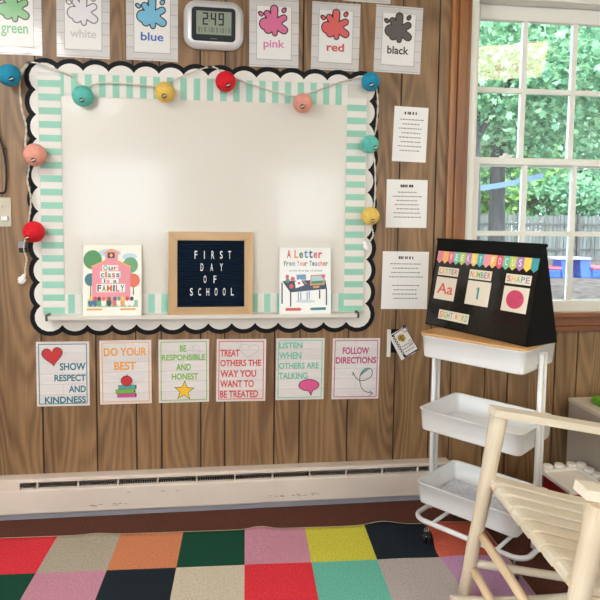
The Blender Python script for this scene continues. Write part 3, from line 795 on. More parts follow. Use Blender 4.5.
def book_one():
    w, h, th = .238, .300, .011
    t = standing('picture_book', -.462, TZ, w, h, th, 'picture book with a pink schoolhouse cover titled our class is a family', 'book', 'picture books on the marker tray')
    cov = M('cover_cream', (240, 234, 218), .35, coat=.4, coat_rough=.1)
    mb = MB(); mb.box(-w / 2, w / 2, -th / 2, -th / 2 + .0025, 0, h); mb.box(-w / 2, w / 2, th / 2 - .0025, th / 2, 0, h); mb.box(-w / 2, -w / 2 + .003, -th / 2 + .0025, th / 2 - .0025, 0, h)
    mb.build('cover', cov, t, bevel=.0008)
    mb = MB(); mb.box(-w / 2 + .003, w / 2 - .004, -th / 2 + .0025, th / 2 - .0025, .003, h - .003); mb.build('pages', M('book_pages', (232, 226, 212), .8), t)
    y0 = -th / 2 - .0004
    U = lambda x: ((x - 68) / 385 - .5) * w
    V = lambda y: (1 - (y - 72) / 470) * h
    I = lambda n, c: ink('cover_' + n, c)
    mats = [I('pink', (232, 138, 150)), I('orange', (238, 160, 70)), I('green', (66, 142, 70)), I('teal', (30, 110, 118)), I('coral', (228, 100, 60)), I('sky', (188, 212, 226)), I('lawn', (150, 190, 150)), I('ink', (40, 34, 44)), I('white', (244, 240, 232)), I('leaf', (96, 160, 96)), I('red', (206, 60, 60)), I('brown', (110, 72, 52)), I('yellow', (240, 200, 80)), I('blue', (60, 90, 150))]
    P = []
    P.append((circle(U(245), V(125), .045, .018), 5)); P.append((circle(U(375), V(150), .030, .015), 5))
    P.append(([(U(100), V(480)), (U(430), V(480)), (U(430), V(435)), (U(100), V(435))], 6))
    for cx, cy, r, c, tr in ((132, 170, 60, 2, 250), (380, 205, 50, 9, 270), (120, 300, 40, 3, 420), (400, 305, 43, 4, 400)):
        P.append(([(U(cx - 4), V(tr)), (U(cx + 4), V(tr)), (U(cx + 3), V(cy)), (U(cx - 3), V(cy))], 11)); P.append((circle(U(cx), V(cy), r / 385 * w, r / 470 * h * 1.05), c))
    P.append(([(U(128), V(440)), (U(380), V(440)), (U(380), V(215)), (U(253), V(160)), (U(128), V(215))], 0))
    P += [(q, 1) for q in stroke([(U(122), V(216)), (U(253), V(158)), (U(384), V(216))], .006)]
    P.append(([(U(215), V(172)), (U(297), V(172)), (U(297), V(125)), (U(256), V(103)), (U(215), V(125))], 0)); P += [(q, 1) for q in stroke([(U(205), V(128)), (U(256), V(100)), (U(307), V(128))], .006)]
    P.append(([(U(230), V(158)), (U(275), V(158)), (U(275), V(122)), (U(230), V(122))], 7)); P.append((circle(U(253), V(140), .006, .007), 12))
    for a in ((195, 300, 205, 240), (180, 315, 245, 287), (192, 302, 292, 322), (158, 345, 328, 382)):
        P.append(([(U(a[0]), V(a[3])), (U(a[1]), V(a[3])), (U(a[1]), V(a[2])), (U(a[0]), V(a[2]))], 8))
    for i, (x, c1, c2) in enumerate(((120, 12, 3), (150, 10, 13), (175, 7, 9), (205, 4, 8), (240, 11, 7), (278, 13, 4), (305, 9, 8), (330, 12, 1), (360, 10, 8), (390, 7, 8))):
        P.append((circle(U(x), V(450), .010, .016), c2)); P.append((circle(U(x), V(425), .0075, .009), c1))
    P.append(([(U(95), V(500)), (U(195), V(500)), (U(195), V(488)), (U(95), V(488))], 1)); P.append(([(U(315), V(500)), (U(415), V(500)), (U(415), V(488)), (U(315), V(488))], 1))
    shape_part('cover_picture', t, P, mats, y=y0, step=.00002)
    mb = MB(); y1 = y0 - .0016
    put_letters(mb, 'Our', U(202), U(298), V(238), V(207), y1, [2, 3, 4], .02); put_letters(mb, 'class', U(186), U(308), V(284), V(248), y1, [3, 4, 2, 10, 13], .02)
    put_letters(mb, 'is a', U(205), U(290), V(320), V(295), y1, [13, 4, 3], .02); put_letters(mb, 'FAMILY', U(164), U(340), V(378), V(334), y1, [7, 2, 4, 3, 10, 13], .02)
    mb.build('title', mats, t)
book_one()

def book_two():
    w, h, th = .226, .292, .011
    t = standing('picture_book', .353, TZ, w, h, th, 'white picture book titled A Letter from Your Teacher with a navy desk', 'book', 'picture books on the marker tray')
    cov = M('cover_white', (242, 240, 236), .35, coat=.4, coat_rough=.1)
    mb = MB(); mb.box(-w / 2, w / 2, -th / 2, -th / 2 + .0025, 0, h); mb.box(-w / 2, w / 2, th / 2 - .0025, th / 2, 0, h); mb.box(-w / 2, -w / 2 + .003, -th / 2 + .0025, th / 2 - .0025, 0, h)
    mb.build('cover', cov, t, bevel=.0008)
    mb = MB(); mb.box(-w / 2 + .003, w / 2 - .004, -th / 2 + .0025, th / 2 - .0025, .003, h - .003); mb.build('pages', M('book_pages', (232, 226, 212), .8), t)
    y0 = -th / 2 - .0004
    U = lambda x: ((x - 106) / 316 - .5) * w
    V = lambda y: (1 - (y - 78) / 396) * h
    I = lambda n, c: ink('desk_cover_' + n, c)
    mats = [I('navy', (36, 54, 88)), I('red', (214, 82, 66)), I('green', (74, 140, 96)), I('blue', (110, 150, 196)), I('tan', (206, 150, 96)), I('sky', (170, 204, 214)), I('teal', (30, 120, 130)), I('white', (246, 244, 240)), I('pink', (222, 96, 120)), I('orange', (236, 150, 70)), I('shadow', (206, 214, 220))]
    P = [(circle(U(265), V(395), .045, .006), 10)]
    P.append(([(U(212), V(268)), (U(270), V(268)), (U(268), V(236)), (U(210), V(238))], 3))
    for x, a, b in ((222, 340, 395), (236, 340, 388), (275, 340, 390), (288, 335, 382)): P.append(([(U(x - 3), V(b)), (U(x + 3), V(b)), (U(x + 3), V(a)), (U(x - 3), V(a))], 3))
    P.append(([(U(172), V(342)), (U(398), V(322)), (U(388), V(268)), (U(124), V(275))], 0))
    for x, a, b in ((122, 285, 408), (174, 335, 425), (394, 318, 418), (352, 328, 380)): P.append(([(U(x - 4), V(b)), (U(x + 4), V(b)), (U(x + 4), V(a)), (U(x - 4), V(a))], 0))
    P.append((circle(U(156), V(272), .009, .010), 2)); P.append((circle(U(154), V(250), .008, .009), 8)); P.append((circle(U(187), V(263), .010, .010), 8)); P.append((circle(U(179), V(306), .010, .010), 1))
    P.append(([(U(205), V(318)), (U(258), V(300)), (U(232), V(262)), (U(200), V(280))], 7)); P.append((circle(U(226), V(288), .006, .005), 1)); P += [(q, 9) for q in stroke([(U(250), V(274)), (U(272), V(294))], .003)]
    P.append(([(U(292), V(302)), (U(382), V(298)), (U(386), V(236)), (U(297), V(240))], 4)); P.append(([(U(301), V(292)), (U(374), V(289)), (U(377), V(244)), (U(304), V(247))], 5)); P.append(([(U(301), V(292)), (U(374), V(289)), (U(375), V(272)), (U(302), V(276))], 2)); P.append((circle(U(376), V(247), .008, .009), 8))
    P.append(([(U(312), V(318)), (U(350), V(315)), (U(350), V(303)), (U(312), V(306))], 4))
    P.append(([(U(143), V(450)), (U(232), V(450)), (U(243), V(441)), (U(232), V(433)), (U(143), V(433))], 1)); P.append(([(U(302), V(448)), (U(390), V(446)), (U(390), V(430)), (U(302), V(432)), (U(290), V(440))], 6))
    shape_part('cover_picture', t, P, mats, y=y0, step=.00002)
    mb = MB(); y1 = y0 - .0012
    put_letters(mb, 'A Letter', U(152), U(368), V(140), V(92), y1, [1, 9, 2, 3, 6, 8, 1], .025)
    put_letters(mb, 'from Your Teacher', U(132), U(404), V(186), V(156), y1, [2, 6, 0, 3, 8, 9, 1], .02)
    put_text(mb, 'on the first day of school', U(165), U(368), V(222), V(208), y1, 0, .0)
    mb.build('title', mats, t)
book_two()

# ------------------------------------------------------------------ ring of flash cards
def ring_cards():
    t = empty('flash_card_ring', (.811, 0, .79), 'bunch of patterned flash cards hanging on a metal ring from the wall', 'flash cards')
    mb = MB(); mb.tube([(.012 * math.cos(a), -.018 + .004 * math.sin(a), .014 * math.sin(a) - .004) for a in [2 * PI * i / 20 for i in range(20)]], .0018, 8, closed=True); mb.build('ring', m_chrome, t)
    mb = MB(); mb.tube([(0, -.0005, .008), (0, -.016, .008)], .0035, 10); mb.ball((0, -.018, .008), .008, 12, 8, scale=(1, .6, 1)); mb.build('push_pin', M('pin_dark', (40, 40, 62), .3), t)
    def card(ang, x, z, y, w, h, border, dots):
        m = Matrix.Translation((x, y, z)) @ Matrix.Rotation(ang, 4, 'Y')
        mb = MB(); mb.box(-w / 2, w / 2, -.0008, 0, -h, .008)
        o = mb.build('card', border, t); o.matrix_local = m
        return o
    # each card hangs by its top edge; local z down from the hole
    card(.05, -.040, -.016, -.003, .070, .100, m_black, 0)
    o = card(.0, -.068, -.016, -.006, .018, .118, m_white, 0)
    o = card(-.50, -.034, -.026, -.0095, .074, .122, m_white, 0)
    o = card(-.55, -.022, -.022, -.0125, .076, .116, M('gingham_navy', (30, 32, 58), .45, coat=.3), 0)
    mb = MB(); w, h = .076, .116
    mb.box(-.027, .035, -.0013, -.0008, -h + .006, .005); mb.build('card_face', m_paper, o)
    mb = MB()
    for i in range(7):
        z = -.008 - i * .014
        mb.flat([(-.037, z), (-.0325, z), (-.0325, z + .007), (-.037, z + .007)], -.0012); mb.flat([(-.0325, z - .007), (-.028, z - .007), (-.028, z), (-.0325, z)], -.0012)
    mb.build('check_pattern', m_white, o)
    mb = MB(); mb.flat([(-.022, -.030), (-.004, -.048), (.012, -.040), (.012, -.016), (-.004, -.008), (-.018, -.012)], -.0016, 0)
    for a, b in (((-.018, -.026), (.008, -.020)), ((-.010, -.038), (.008, -.030)), ((-.006, -.014), (-.004, -.042))):
        for q in stroke([a, b], .003): mb.flat(q, -.0019, 1)
    mb.build('gold_emblem', [M('emblem_gold', (196, 162, 40), .5), M('emblem_dark', (92, 76, 24), .5)], o)
    mb = MB()
    for z0, x0, x1, m in ((-.066, -.02, .03, 0), (-.080, -.024, .026, 0), (-.095, -.018, .024, 0), (-.056, .016, .034, 1), (-.074, .012, .034, 1)):
        x = x0
        while x < x1:
            mb.flat([(x, z0), (x + .007, z0), (x + .007, z0 + .004), (x, z0 + .004)], -.0016, m); x += .0095
    mb.build('card_lines', [m_grey_ink, M('red_ink', (196, 84, 100), .5)], o)
ring_cards()

# ------------------------------------------------------------------ outlet and black cord
def outlet():
    t = empty('wall_outlet', (-.910, 0, 1.292), 'ivory wall outlet plate under a dangling black cord', 'outlet')
    iv = M('ivory_plastic', (206, 198, 178), .4)
    mb = MB(); mb.prism(rrect(-.040, .040, -.060, .060, .006, None, 4), -.006, 0); mb.build('cover_plate', iv, t, bevel=.0015)
    for z in (.022, -.022):
        mb = MB(); mb.prism(rrect(-.017, .017, z - .014, z + .014, .010, None, 5), -.0085, -.006); o = mb.build('socket', iv, t)
        mb = MB()
        for x in (-.007, .006): mb.box(x, x + .002, -.0090, -.0083, z - .004, z + .005)
        mb.build('slot', m_rubber, o)
    mb = MB(); mb.box(.004, .030, -.020, -.006, -.035, -.016); mb.build('plug_tab', m_plastic_white, t, bevel=.003)
outlet()
mb = MB()
mb.tube(spline([(-.945, -.012, 1.86), (-.925, -.014, 1.72), (-.905, -.016, 1.60), (-.888, -.018, 1.55), (-.892, -.014, 1.555), (-.884, -.016, 1.50), (-.881, -.016, 1.45), (-.884, -.016, 1.40), (-.892, -.015, 1.372), (-.925, -.012, 1.37)], 8), .0042, 8)
tag(mb.build('power_cord', m_rubber), 'black power cord looping down the panelling above the outlet', 'cord')

# ------------------------------------------------------------------ rug
def rug():
    t = empty('rug', (.2, -1.0, 0), 'checkered rug of large multicoloured squares lying on the brown carpet', 'rug')
    ox, oy, th, sz = -.6558, -.2174, -.0363, .2478
    c, s = math.cos(th), math.sin(th)
    pal = {'R': (238, 66, 78), 'B': (192, 182, 164), 'O': (228, 146, 106), 'G': (38, 84, 67), 'P': (216, 154, 176), 'Y': (226, 218, 84), 'K': (43, 51, 59), 'C': (232, 116, 92), 'M': (118, 202, 182), 'W': (222, 210, 188), 'L': (206, 158, 196), 'E': (200, 188, 182)}
    keys = list(pal); mats = [M('rug_' + k, v, .95, .02, var=(140, .16), bump=(300, .7)) for k, v in pal.items()]
    rows = ['MYRBOGPYKC', 'WKGPKWRMEL', 'CPMYRBGOPK', 'BOKWCPMRYG', 'GMPRBKYCWO', 'YWOGMLRBKP']
    n = 10; NX, NY = 10, 6
    def disp(u, v):
        x = ox + c * u * sz + s * v * sz; y = oy + s * u * sz - c * v * sz
        z = .007
        e = math.exp(-v * 2.2)
        z += e * (.012 * math.exp(-((x - .15) / .05) ** 2) + .016 * math.exp(-((x - .66) / .07) ** 2) + .006 * math.exp(-((x + .5) / .06) ** 2))
        z += .010 * math.exp(-((u - 6.35) / .22) ** 2) * math.exp(-((v - .5) / .6) ** 2)
        xo = .02 * math.exp(-((u - 6) / .3) ** 2) * math.sin(v * 5) * math.exp(-v * .8)
        return Vector((x + xo, y, z))
    mb = MB(); G = {}
    base = Vector((.2, -1.0, 0))
    for i in range(NX * n + 1):
        for j in range(NY * n + 1):
            G[i, j] = mb.bm.verts.new(disp(i / n - 3, j / n) - base)
    for i in range(NX * n):
        for j in range(NY * n):
            mb.face([G[i, j], G[i, j + 1], G[i + 1, j + 1], G[i + 1, j]], keys.index(rows[j // n][i // n]), True)
    o = mb.build('pile', mats, t)
    sd = o.modifiers.new('thickness', 'SOLIDIFY'); sd.thickness = .006; sd.offset = -1
    edge = [(i / n - 3, 0) for i in range(NX * n + 1)] + [(NX - 3, j / n) for j in range(1, NY * n + 1)] + [(NX - 3 - i / n, NY) for i in range(1, NX * n + 1)] + [(-3, NY - j / n) for j in range(1, NY * n)]
    mb = MB(); mb.tube([disp(*e) - base + Vector((0, 0, -.003)) for e in edge], .0042, 6, closed=True)
    mb.build('binding', M('rug_binding', (188, 172, 146), .9), t)
rug()

# ------------------------------------------------------------------ rolling cart
CART = Matrix.Translation((.760, -.3857, .007)) @ Matrix.Rotation(-.8806, 4, 'Z')
CL, CW = .412, .296
def cart():
    t = empty('rolling_cart', label='white three tier rolling utility cart in front of the window', cat='cart', matrix=CART)
    def tray(ztop, ht=.084):
        R = .027
        def ring(d, z): return rrect(d, CL - d, d, CW - d, R - d * .7, z, 7)
        mb = MB()
        mb.loft([ring(.008, ztop - ht), ring(.0055, ztop - ht + .006), ring(-.0005, ztop - .004), ring(-.004, ztop - .003), ring(-.004, ztop), ring(.003, ztop), ring(.0035, ztop - .006), ring(.010, ztop - ht + .005)], True, True, 0, True)
        return mb.build('tray', m_metal_white, t)
    for z in (.827, .537, .241): tray(z)
    for a in (-.012, CL + .006):
        for w in (CW / 2 - .0165, CW / 2 + .0165):
            mb = MB(); mb.tube([(a, w, .08), (a, w, .80)], .0088, 14); mb.build('post', m_metal_white, t)
        for z in (.79, .503, .207):
            mb = MB(); sgn = 1 if a < 0 else -1
            mb.box(min(a, a + sgn * .018), max(a, a + sgn * .018), CW / 2 - .020, CW / 2 + .020, z - .030, z + .012); mb.build('bracket', m_metal_white, t, bevel=.003)
    loop = [Vector((x, y, .092)) for x, y in rrect(-.012, CL + .030, -.002, CW + .002, .055, None, 8)]
    mb = MB(); mb.tube(loop, .0095, 12, closed=True); mb.build('base_tube', m_metal_white, t)
    mb = MB()
    for a in (.075, CL - .075): mb.tube([(a, 0, .092), (a, CW, .092)], .007, 10)
    mb.build('cross_tube', m_metal_white, t)
    for a, w, rot in ((.042, .016, .5), (CL - .012, .018, .2), (.026, CW - .018, .9), (CL - .012, CW - .018, .4)):
        cz = MB(); cz.tube([(0, 0, .086), (0, 0, .048)], .006, 10); cz.box(-.009, .009, -.016, .010, .040, .050)
        c = cz.build('caster', m_chrome, t); c.location = (a, w, 0); c.rotation_euler = (0, 0, rot)
        for x in (-.014, .005):
            mb = MB(); mb.tube([(x, -.008, .0245), (x + .010, -.008, .0245)], .0245, 20); mb.build('wheel', m_rubber, c)
        mb = MB(); mb.tube([(-.017, -.008, .0245), (.017, -.008, .0245)], .004, 8); mb.build('axle', m_chrome, c)
cart()
lid_m = wood('bamboo_lid', (214, 166, 110), (184, 132, 78), 'x', .4, rings=4, fine=.6)
mb = MB(); mb.loft([rrect(-.005, CL + .005, -.005, CW + .005, .026, z, 7) for z in (.8280, .8380)], True, True, 0, False)
o = mb.build('wooden_board', lid_m, bevel=.003); o.matrix_world = CART
tag(o, 'flat honey coloured wooden board covering the top cart tray', 'board')

def crumple(name, a0, a1, w0, w1, z, amp, mat, label, seed):
    rnd = random.Random(seed); mb = MB(); n, k = 22, 16; G = {}
    hs = [(rnd.uniform(.1, .9), rnd.uniform(.1, .9), rnd.uniform(.3, 1), rnd.uniform(8, 22), rnd.uniform(0, 6)) for _ in range(9)]
    for i in range(n + 1):
        for j in range(k + 1):
            u, v = i / n, j / k; e = min(1, 5 * min(u, 1 - u), 5 * min(v, 1 - v))
            zz = sum(h[2] * abs(math.sin(h[3] * (u * h[0] + v * h[1]) + h[4])) for h in hs) / 5
            G[i, j] = mb.bm.verts.new((a0 + (a1 - a0) * u + rnd.uniform(-.004, .004), w0 + (w1 - w0) * v + rnd.uniform(-.004, .004), z + .001 + amp * zz * e + rnd.uniform(0, .002)))
    for i in range(n):
        for j in range(k): mb.face([G[i, j], G[i + 1, j], G[i + 1, j + 1], G[i, j + 1]], 0, False)
    o = mb.build(name, mat); sd = o.modifiers.new('film', 'SOLIDIFY'); sd.thickness = .0008; sd.offset = 1
    o.matrix_world = CART
    return tag(o, label, 'bag')
m_film = M('clear_film', (214, 217, 226), .15, .8, coat=.5)
crumple('plastic_bag', .020, .192, .02, .275, .1635, .030, m_film, 'crumpled clear plastic bag in the bottom cart tray, nearer the heater', 5)
crumple('plastic_bag', .212, .39, .02, .275, .1635, .024, m_film, 'crumpled clear plastic bag in the bottom cart tray, nearer the rocking chair', 9)

# ------------------------------------------------------------------ tabletop flip chart
EW, EH, EA, ED = .503, .351, .070, .165
EZ = .8455
ang = -1.149
EASEL = Matrix.Translation((.837, -.219, EZ)) @ Matrix.Rotation(ang, 4, 'Z')
FACE = EASEL @ Matrix.Translation((0, 0, 0)) @ Matrix.Rotation(-math.atan2(EA, EH), 4, 'X')     # x along the face, z up the face, -y outward
FH = math.hypot(EA, EH)
def easel():
    t = empty('flip_chart', label='black tent shaped tabletop pocket chart standing on the wooden lid', cat='pocket chart', matrix=EASEL)
    fab = M('black_fabric', (7, 7, 8), .8, .2, bump=(500, .2))
    mb = MB()
    prof = [(0, 0), (ED, 0), (EA + .010, EH), (EA, EH)]
    mb.loft([[Vector((0 - (.012 if p[1] > .1 else 0), p[0], p[1])) for p in prof], [Vector((EW, p[0], p[1])) for p in prof]], True, True, 0, False)
    mb.build('body', fab, t, normals=True)
    mb = MB(); mb.tube([(-.018, EA + .005, EH), (EW + .006, EA + .005, EH)], .006, 10); mb.build('top_edge', fab, t)
    fm = CARTINV(FACE)
    mb = MB(); mb.box(.004, EW - .006, -.0022, -.0004, .004, FH * .80); o = mb.build('clear_pocket', M('glossy_black_vinyl', (9, 9, 10), .2, .4, coat=.5, coat_rough=.08, bump=(14, .15)), t); o.matrix_local = fm
    U = lambda u: u * EW
    V = lambda v: (1 - v) * FH
    # pennant strip
    cols = [(228, 140, 150), (240, 178, 110), (226, 112, 130), (110, 190, 178), (170, 196, 96), (176, 128, 176), (240, 204, 96), (84, 178, 184), (236, 150, 160), (242, 182, 104), (220, 88, 110), (118, 190, 160), (196, 200, 90), (172, 124, 178), (238, 204, 84), (70, 158, 164)]
    pm = [M('pennant', c, .45, coat=.3) for c in cols] + [m_white]
    mb = MB(); u0, u1 = .012, .985; n = 16; p = (u1 - u0) / n
    for i in range(n):
        a, b = U(u0 + p * i), U(u0 + p * (i + 1))
        mb.flat([(a, V(.240)), ((a + b) / 2, V(.276)), (b, V(.240)), (b, V(.132)), (a, V(.132))], -.0027, i)
    ban = mb.build('pennant_strip', pm, t); ban.matrix_local = fm
    mb = MB()
    for i, ch in enumerate('  WEEKLY FOCUS  '):
        if ch != ' ':
            c = U(u0 + p * (i + .5)); put_text(mb, ch, c - .0062, c + .0062, V(.228), V(.155), -.0029, 0, .01)
    mb.build('pennant_lettering', m_white, ban)
    tint = [M('header_' + k, c, .45) for k, c in (('red', (206, 84, 80)), ('orange', (232, 160, 80)), ('green', (130, 168, 84)), ('teal', (60, 150, 150)), ('purple', (150, 96, 150)))]
    hd = M('header_cream', (226, 214, 190), .5, coat=.3)
    for s, a, b, c, d in (('LETTER', .052, .270, .316, .410), ('NUMBER', .383, .600, .308, .410), ('SHAPE', .730, .948, .310, .408), ('SIGHT WORD', .136, .452, .800, .905)):
        mb = MB(); mb.box(U(a), U(b), -.0032, -.0023, V(d), V(c)); h = mb.build('header_label', hd, t); h.matrix_local = fm; h['label'] = 'cream strip reading ' + s
        mb = MB(); put_letters(mb, s, U(a) + .006, U(b) - .006, V(d) + .007, V(c) - .006, -.0035, [0, 1, 2, 3, 4], .015); mb.build('header_lettering', tint, h)
    # cards slipped into the pockets
    cm = M('card_cream', (222, 208, 188), .5, coat=.35, coat_rough=.1)
    def card(a, b, c, d, label):
        mb = MB(); mb.box(0, U(b) - U(a), -.001, 0, 0, V(c) - V(d))
        o = mb.build('pocket_card', cm); o.matrix_world = FACE @ Matrix.Translation((U(a), -.0024, V(d)))
        return tag(o, label, 'card', 'cards in the chart pockets'), U(b) - U(a), V(c) - V(d)
    o, w, h = card(.048, .268, .432, .688, 'cream pocket card with a red letter Aa')
    mb = MB(); put_text(mb, 'Aa', w * .12, w * .90, h * .26, h * .74, -.0013, 0, .015); mb.build('letter', M('card_red', (208, 88, 76), .5), o)
    o, w, h = card(.384, .610, .428, .688, 'cream pocket card with a teal number 1')
    mb = MB(); mb.flat([(w * .47, h * .25), (w * .55, h * .25), (w * .55, h * .75), (w * .47, h * .75)], -.0013); mb.flat([(w * .41, h * .64), (w * .47, h * .66), (w * .47, h * .75)], -.0013); mb.build('number', M('card_teal', (58, 138, 140), .5), o)
    o, w, h = card(.731, .948, .435, .690, 'cream pocket card with a raspberry red circle')
    mb = MB(); mb.flat(circle(w * .50, h * .50, w * .345, h * .37, 36), -.0013); mb.build('circle', M('card_raspberry', (196, 62, 96), .5, var=(40, .12)), o)
def CARTINV(m): return EASEL.inverted() @ m
easel()

# ------------------------------------------------------------------ rocking chair
def rocking_chair():
    th, tau = -.081, .172
    m = Matrix.Translation((.787, -.780, .007)) @ Matrix.Rotation(th, 4, 'Z') @ Matrix.Rotation(tau, 4, 'Y')
    t = empty('rocking_chair', label='rustic whitewashed log rocking chair with slatted seat beside the cart', cat='chair', matrix=m)
    ca, cs, w = .660, .448, .598
    ct, st = math.cos(tau), math.sin(tau)
    def G(a, b, c): return Vector((a, -b, c))
    def H(x, b, z): return Vector((x * ct - z * st, -b, x * st + z * ct))        # from level coordinates (x behind the front leg, height z)
    rnd = random.Random(4)
    def log(name, a, b, r, k=7, mat=m_whitewash_z, wob=.0018, taper=1.0):
        pts = [a.lerp(b, i / k) + Vector((rnd.uniform(-wob, wob), rnd.uniform(-wob, wob), 0)) for i in range(k + 1)]
        mb = MB(); mb.tube(pts, [r * (1 + (taper - 1) * i / k) * rnd.uniform(.97, 1.03) for i in range(k + 1)], 14); return mb.build(name, mat, t)
    D = .50
    for b in (0, w):
        log('front_leg', G(.008, b, .025), G(0, b, ca - .012), .0195, taper=1.45)
        log('back_post', H(.52, b, .05), G(.62, b, 1.08), .026)
        log('side_stretcher', G(.01, b, .141), G(D + .02, b, .141), .0135, mat=m_whitewash)
        log('seat_side_rail', G(.0, b, cs - .035), G(D + .04, b, cs - .055), .018, mat=m_whitewash)
        # curved rocker on the floor
        pts = [];
        for i in range(22):
            x = -.040 + .94 * i / 21; pts.append(H(x, b + .030, .018 + (x - .15) ** 2 / 5.0))
        mb = MB(); mb.tube(pts, .0175, 12); mb.build('rocker', m_whitewash, t)
        bc = b if b == 0 else b - .035
        mb = MB(); mb.box(-.030, D + .10, -bc - .031, -bc + .031, ca - .012, ca + .013)
        o = mb.build('armrest', m_whitewash, t, bevel=.003)
    y_wood = wood('whitewashed_rung', (236, 212, 178), (204, 172, 130), 'y', .55, rings=3, fine=.6)
    log('front_rung', G(.018, .0, .247), G(.018, w, .247), .0145, mat=y_wood); log('front_rung', G(.016, .0, .124), G(.016, w, .124), .0145, mat=y_wood)
    log('front_rail', G(.026, .0, cs - .032), G(.026, w, cs - .032), .015, mat=y_wood)
    log('back_rail', G(D + .04, .0, cs - .045), G(D + .04, w, cs - .045), .020, mat=y_wood)
    n = 9; p = (w + .01) / n
    for i in range(n):
        b0 = -.005 + p * i + .0065; b1 = b0 + p - .013
        sag = .012 * math.sin(PI * (i + .5) / n)
        prof = [(.004, -.010), (.010, -.003), (.022, .001), (.04, .002), (.12, -.006), (.25, -.018), (.40, -.024), (D + .06, -.022)]
        top = [(a, cs + c - sag) for a, c in prof]; bot = [(a + .002, cs + c - sag - .018) for a, c in prof]
        poly = top + list(reversed(bot))
        mb = MB(); k = len(prof)
        L0 = [[G(top[j][0], b0, top[j][1]), G(top[j][0], b1, top[j][1]), G(bot[j][0], b1, bot[j][1]), G(bot[j][0], b0, bot[j][1])] for j in range(k)]
        mb.loft(L0, True, True, 0, False); mb.build('seat_slat', m_whitewash, t, bevel=.0025, normals=True)
    for i in range(6):
        b0 = .06 + i * .081
        mb = MB(); mb.loft([[G(.56 + .012, b, c) for b, c in ((b0, .5), (b0 + .06, .5), (b0 + .06, .56), (b0, .56))], [G(.635, b, c) for b, c in ((b0, 1.02), (b0 + .06, 1.02), (b0 + .06, 1.02), (b0, 1.02))]], True, True, 0, False)
        mb.bm.free()
        mb = MB(); a0, a1 = .555, .618
        mb.loft([[G(a0, b0, .44), G(a0, b0 + .06, .44), G(a0 + .014, b0 + .06, .44), G(a0 + .014, b0, .44)], [G(a1, b0, 1.04), G(a1, b0 + .06, 1.04), G(a1 + .014, b0 + .06, 1.04), G(a1 + .014, b0, 1.04)]], True, True, 0, False)
        mb.build('back_slat', m_whitewash_z, t, bevel=.002, normals=True)
    log('top_rail', G(.622, 0, 1.05), G(.622, w, 1.05), .020, mat=y_wood)
rocking_chair()

# ------------------------------------------------------------------ cabinet, toy bin
def cabinet():
    x0, x1, y0, y1, z = 1.613, 2.45, -.62, -.03, .452
    t = empty('storage_cabinet', ((x0 + x1) / 2, (y0 + y1) / 2, 0), 'low beige storage cabinet under the window sill', 'cabinet')
    ox, oy = (x0 + x1) / 2, (y0 + y1) / 2
    lam = M('beige_laminate', (188, 176, 162), .5, var=(3, .05))
    mb = MB(); mb.box(x0 - ox, x1 - ox, y0 - oy, y1 - oy, 0, z - .018); mb.build('body', lam, t, bevel=.003)
    mb = MB(); mb.box(x0 - ox - .004, x1 - ox + .004, y0 - oy - .006, y1 - oy, z - .018, z); mb.build('top_panel', M('pale_laminate', (214, 202, 184), .45), t, bevel=.003)
    for k in range(2):
        a = x0 - ox + .02 + k * .40
        mb = MB(); mb.box(a, a + .385, y0 - oy - .016, y0 - oy, .04, z - .03); d = mb.build('door', lam, t, bevel=.003)
        mb = MB(); hx = a + (.35 if k == 0 else .035); mb.tube([(hx, y0 - oy - .016, .25), (hx, y0 - oy - .034, .25)], .010, 12); mb.build('knob', m_chrome, d)
cabinet()
mb = MB(); mb.loft([[Vector((p[0], p[1], z)) for p in rrect(1.665 + d, 2.02 - d, -.30 + d, -.10 - d, .03, None, 5)] for z, d in ((.452, .004), (.462, 0), (.474, 0), (.482, .006))], True, True, 0, True)
tag(mb.build('green_tray', M('lime_plastic', (92, 160, 34), .35)), 'bright green plastic tray lying on the low beige cabinet', 'tray')

def toy_bin():
    # low bin turned a little, its lid moulded like a studded toy brick
    m = Matrix.Translation((1.383, -.436, 0)) @ Matrix.Rotation(.06, 4, 'Z')
    t = empty('toy_bin', label='low toy bin with a white studded lid beside the beige cabinet', cat='toy bin', matrix=m)
    w, d, z = .205, .215, .186
    mb = MB(); mb.box(.012, w - .012, .012, d - .012, 0, z - .004); mb.build('bin_body', M('red_plastic', (150, 22, 30), .4), t, bevel=.004)
    wp = M('studded_lid_white', (236, 228, 220), .4)
    mb = MB(); mb.box(0, w, 0, d, z - .004, z + .012); lid = mb.build('lid', wp, t, bevel=.003)
    mb = MB(); mb.box(0, w - .045, d - .040, d, z + .012, z + .024); mb.box(w - .045, w, 0, d, z + .012, z + .024); mb.build('raised_rim', wp, lid, bevel=.003)
    for x, y in [(.026, d - .021), (.082, d - .021), (.140, d - .021)] + [(w - .022, .03 + .052 * k) for k in range(4)]:
        mb = MB(); mb.loft([[Vector(p) for p in [(x + r * math.cos(a), y + r * math.sin(a), zz) for a in [2 * PI * i / 20 for i in range(20)]]] for r, zz in ((.021, z + .024), (.021, z + .036), (.018, z + .039))], True, True, 0, True)
        mb.build('stud', wp, lid)
toy_bin()

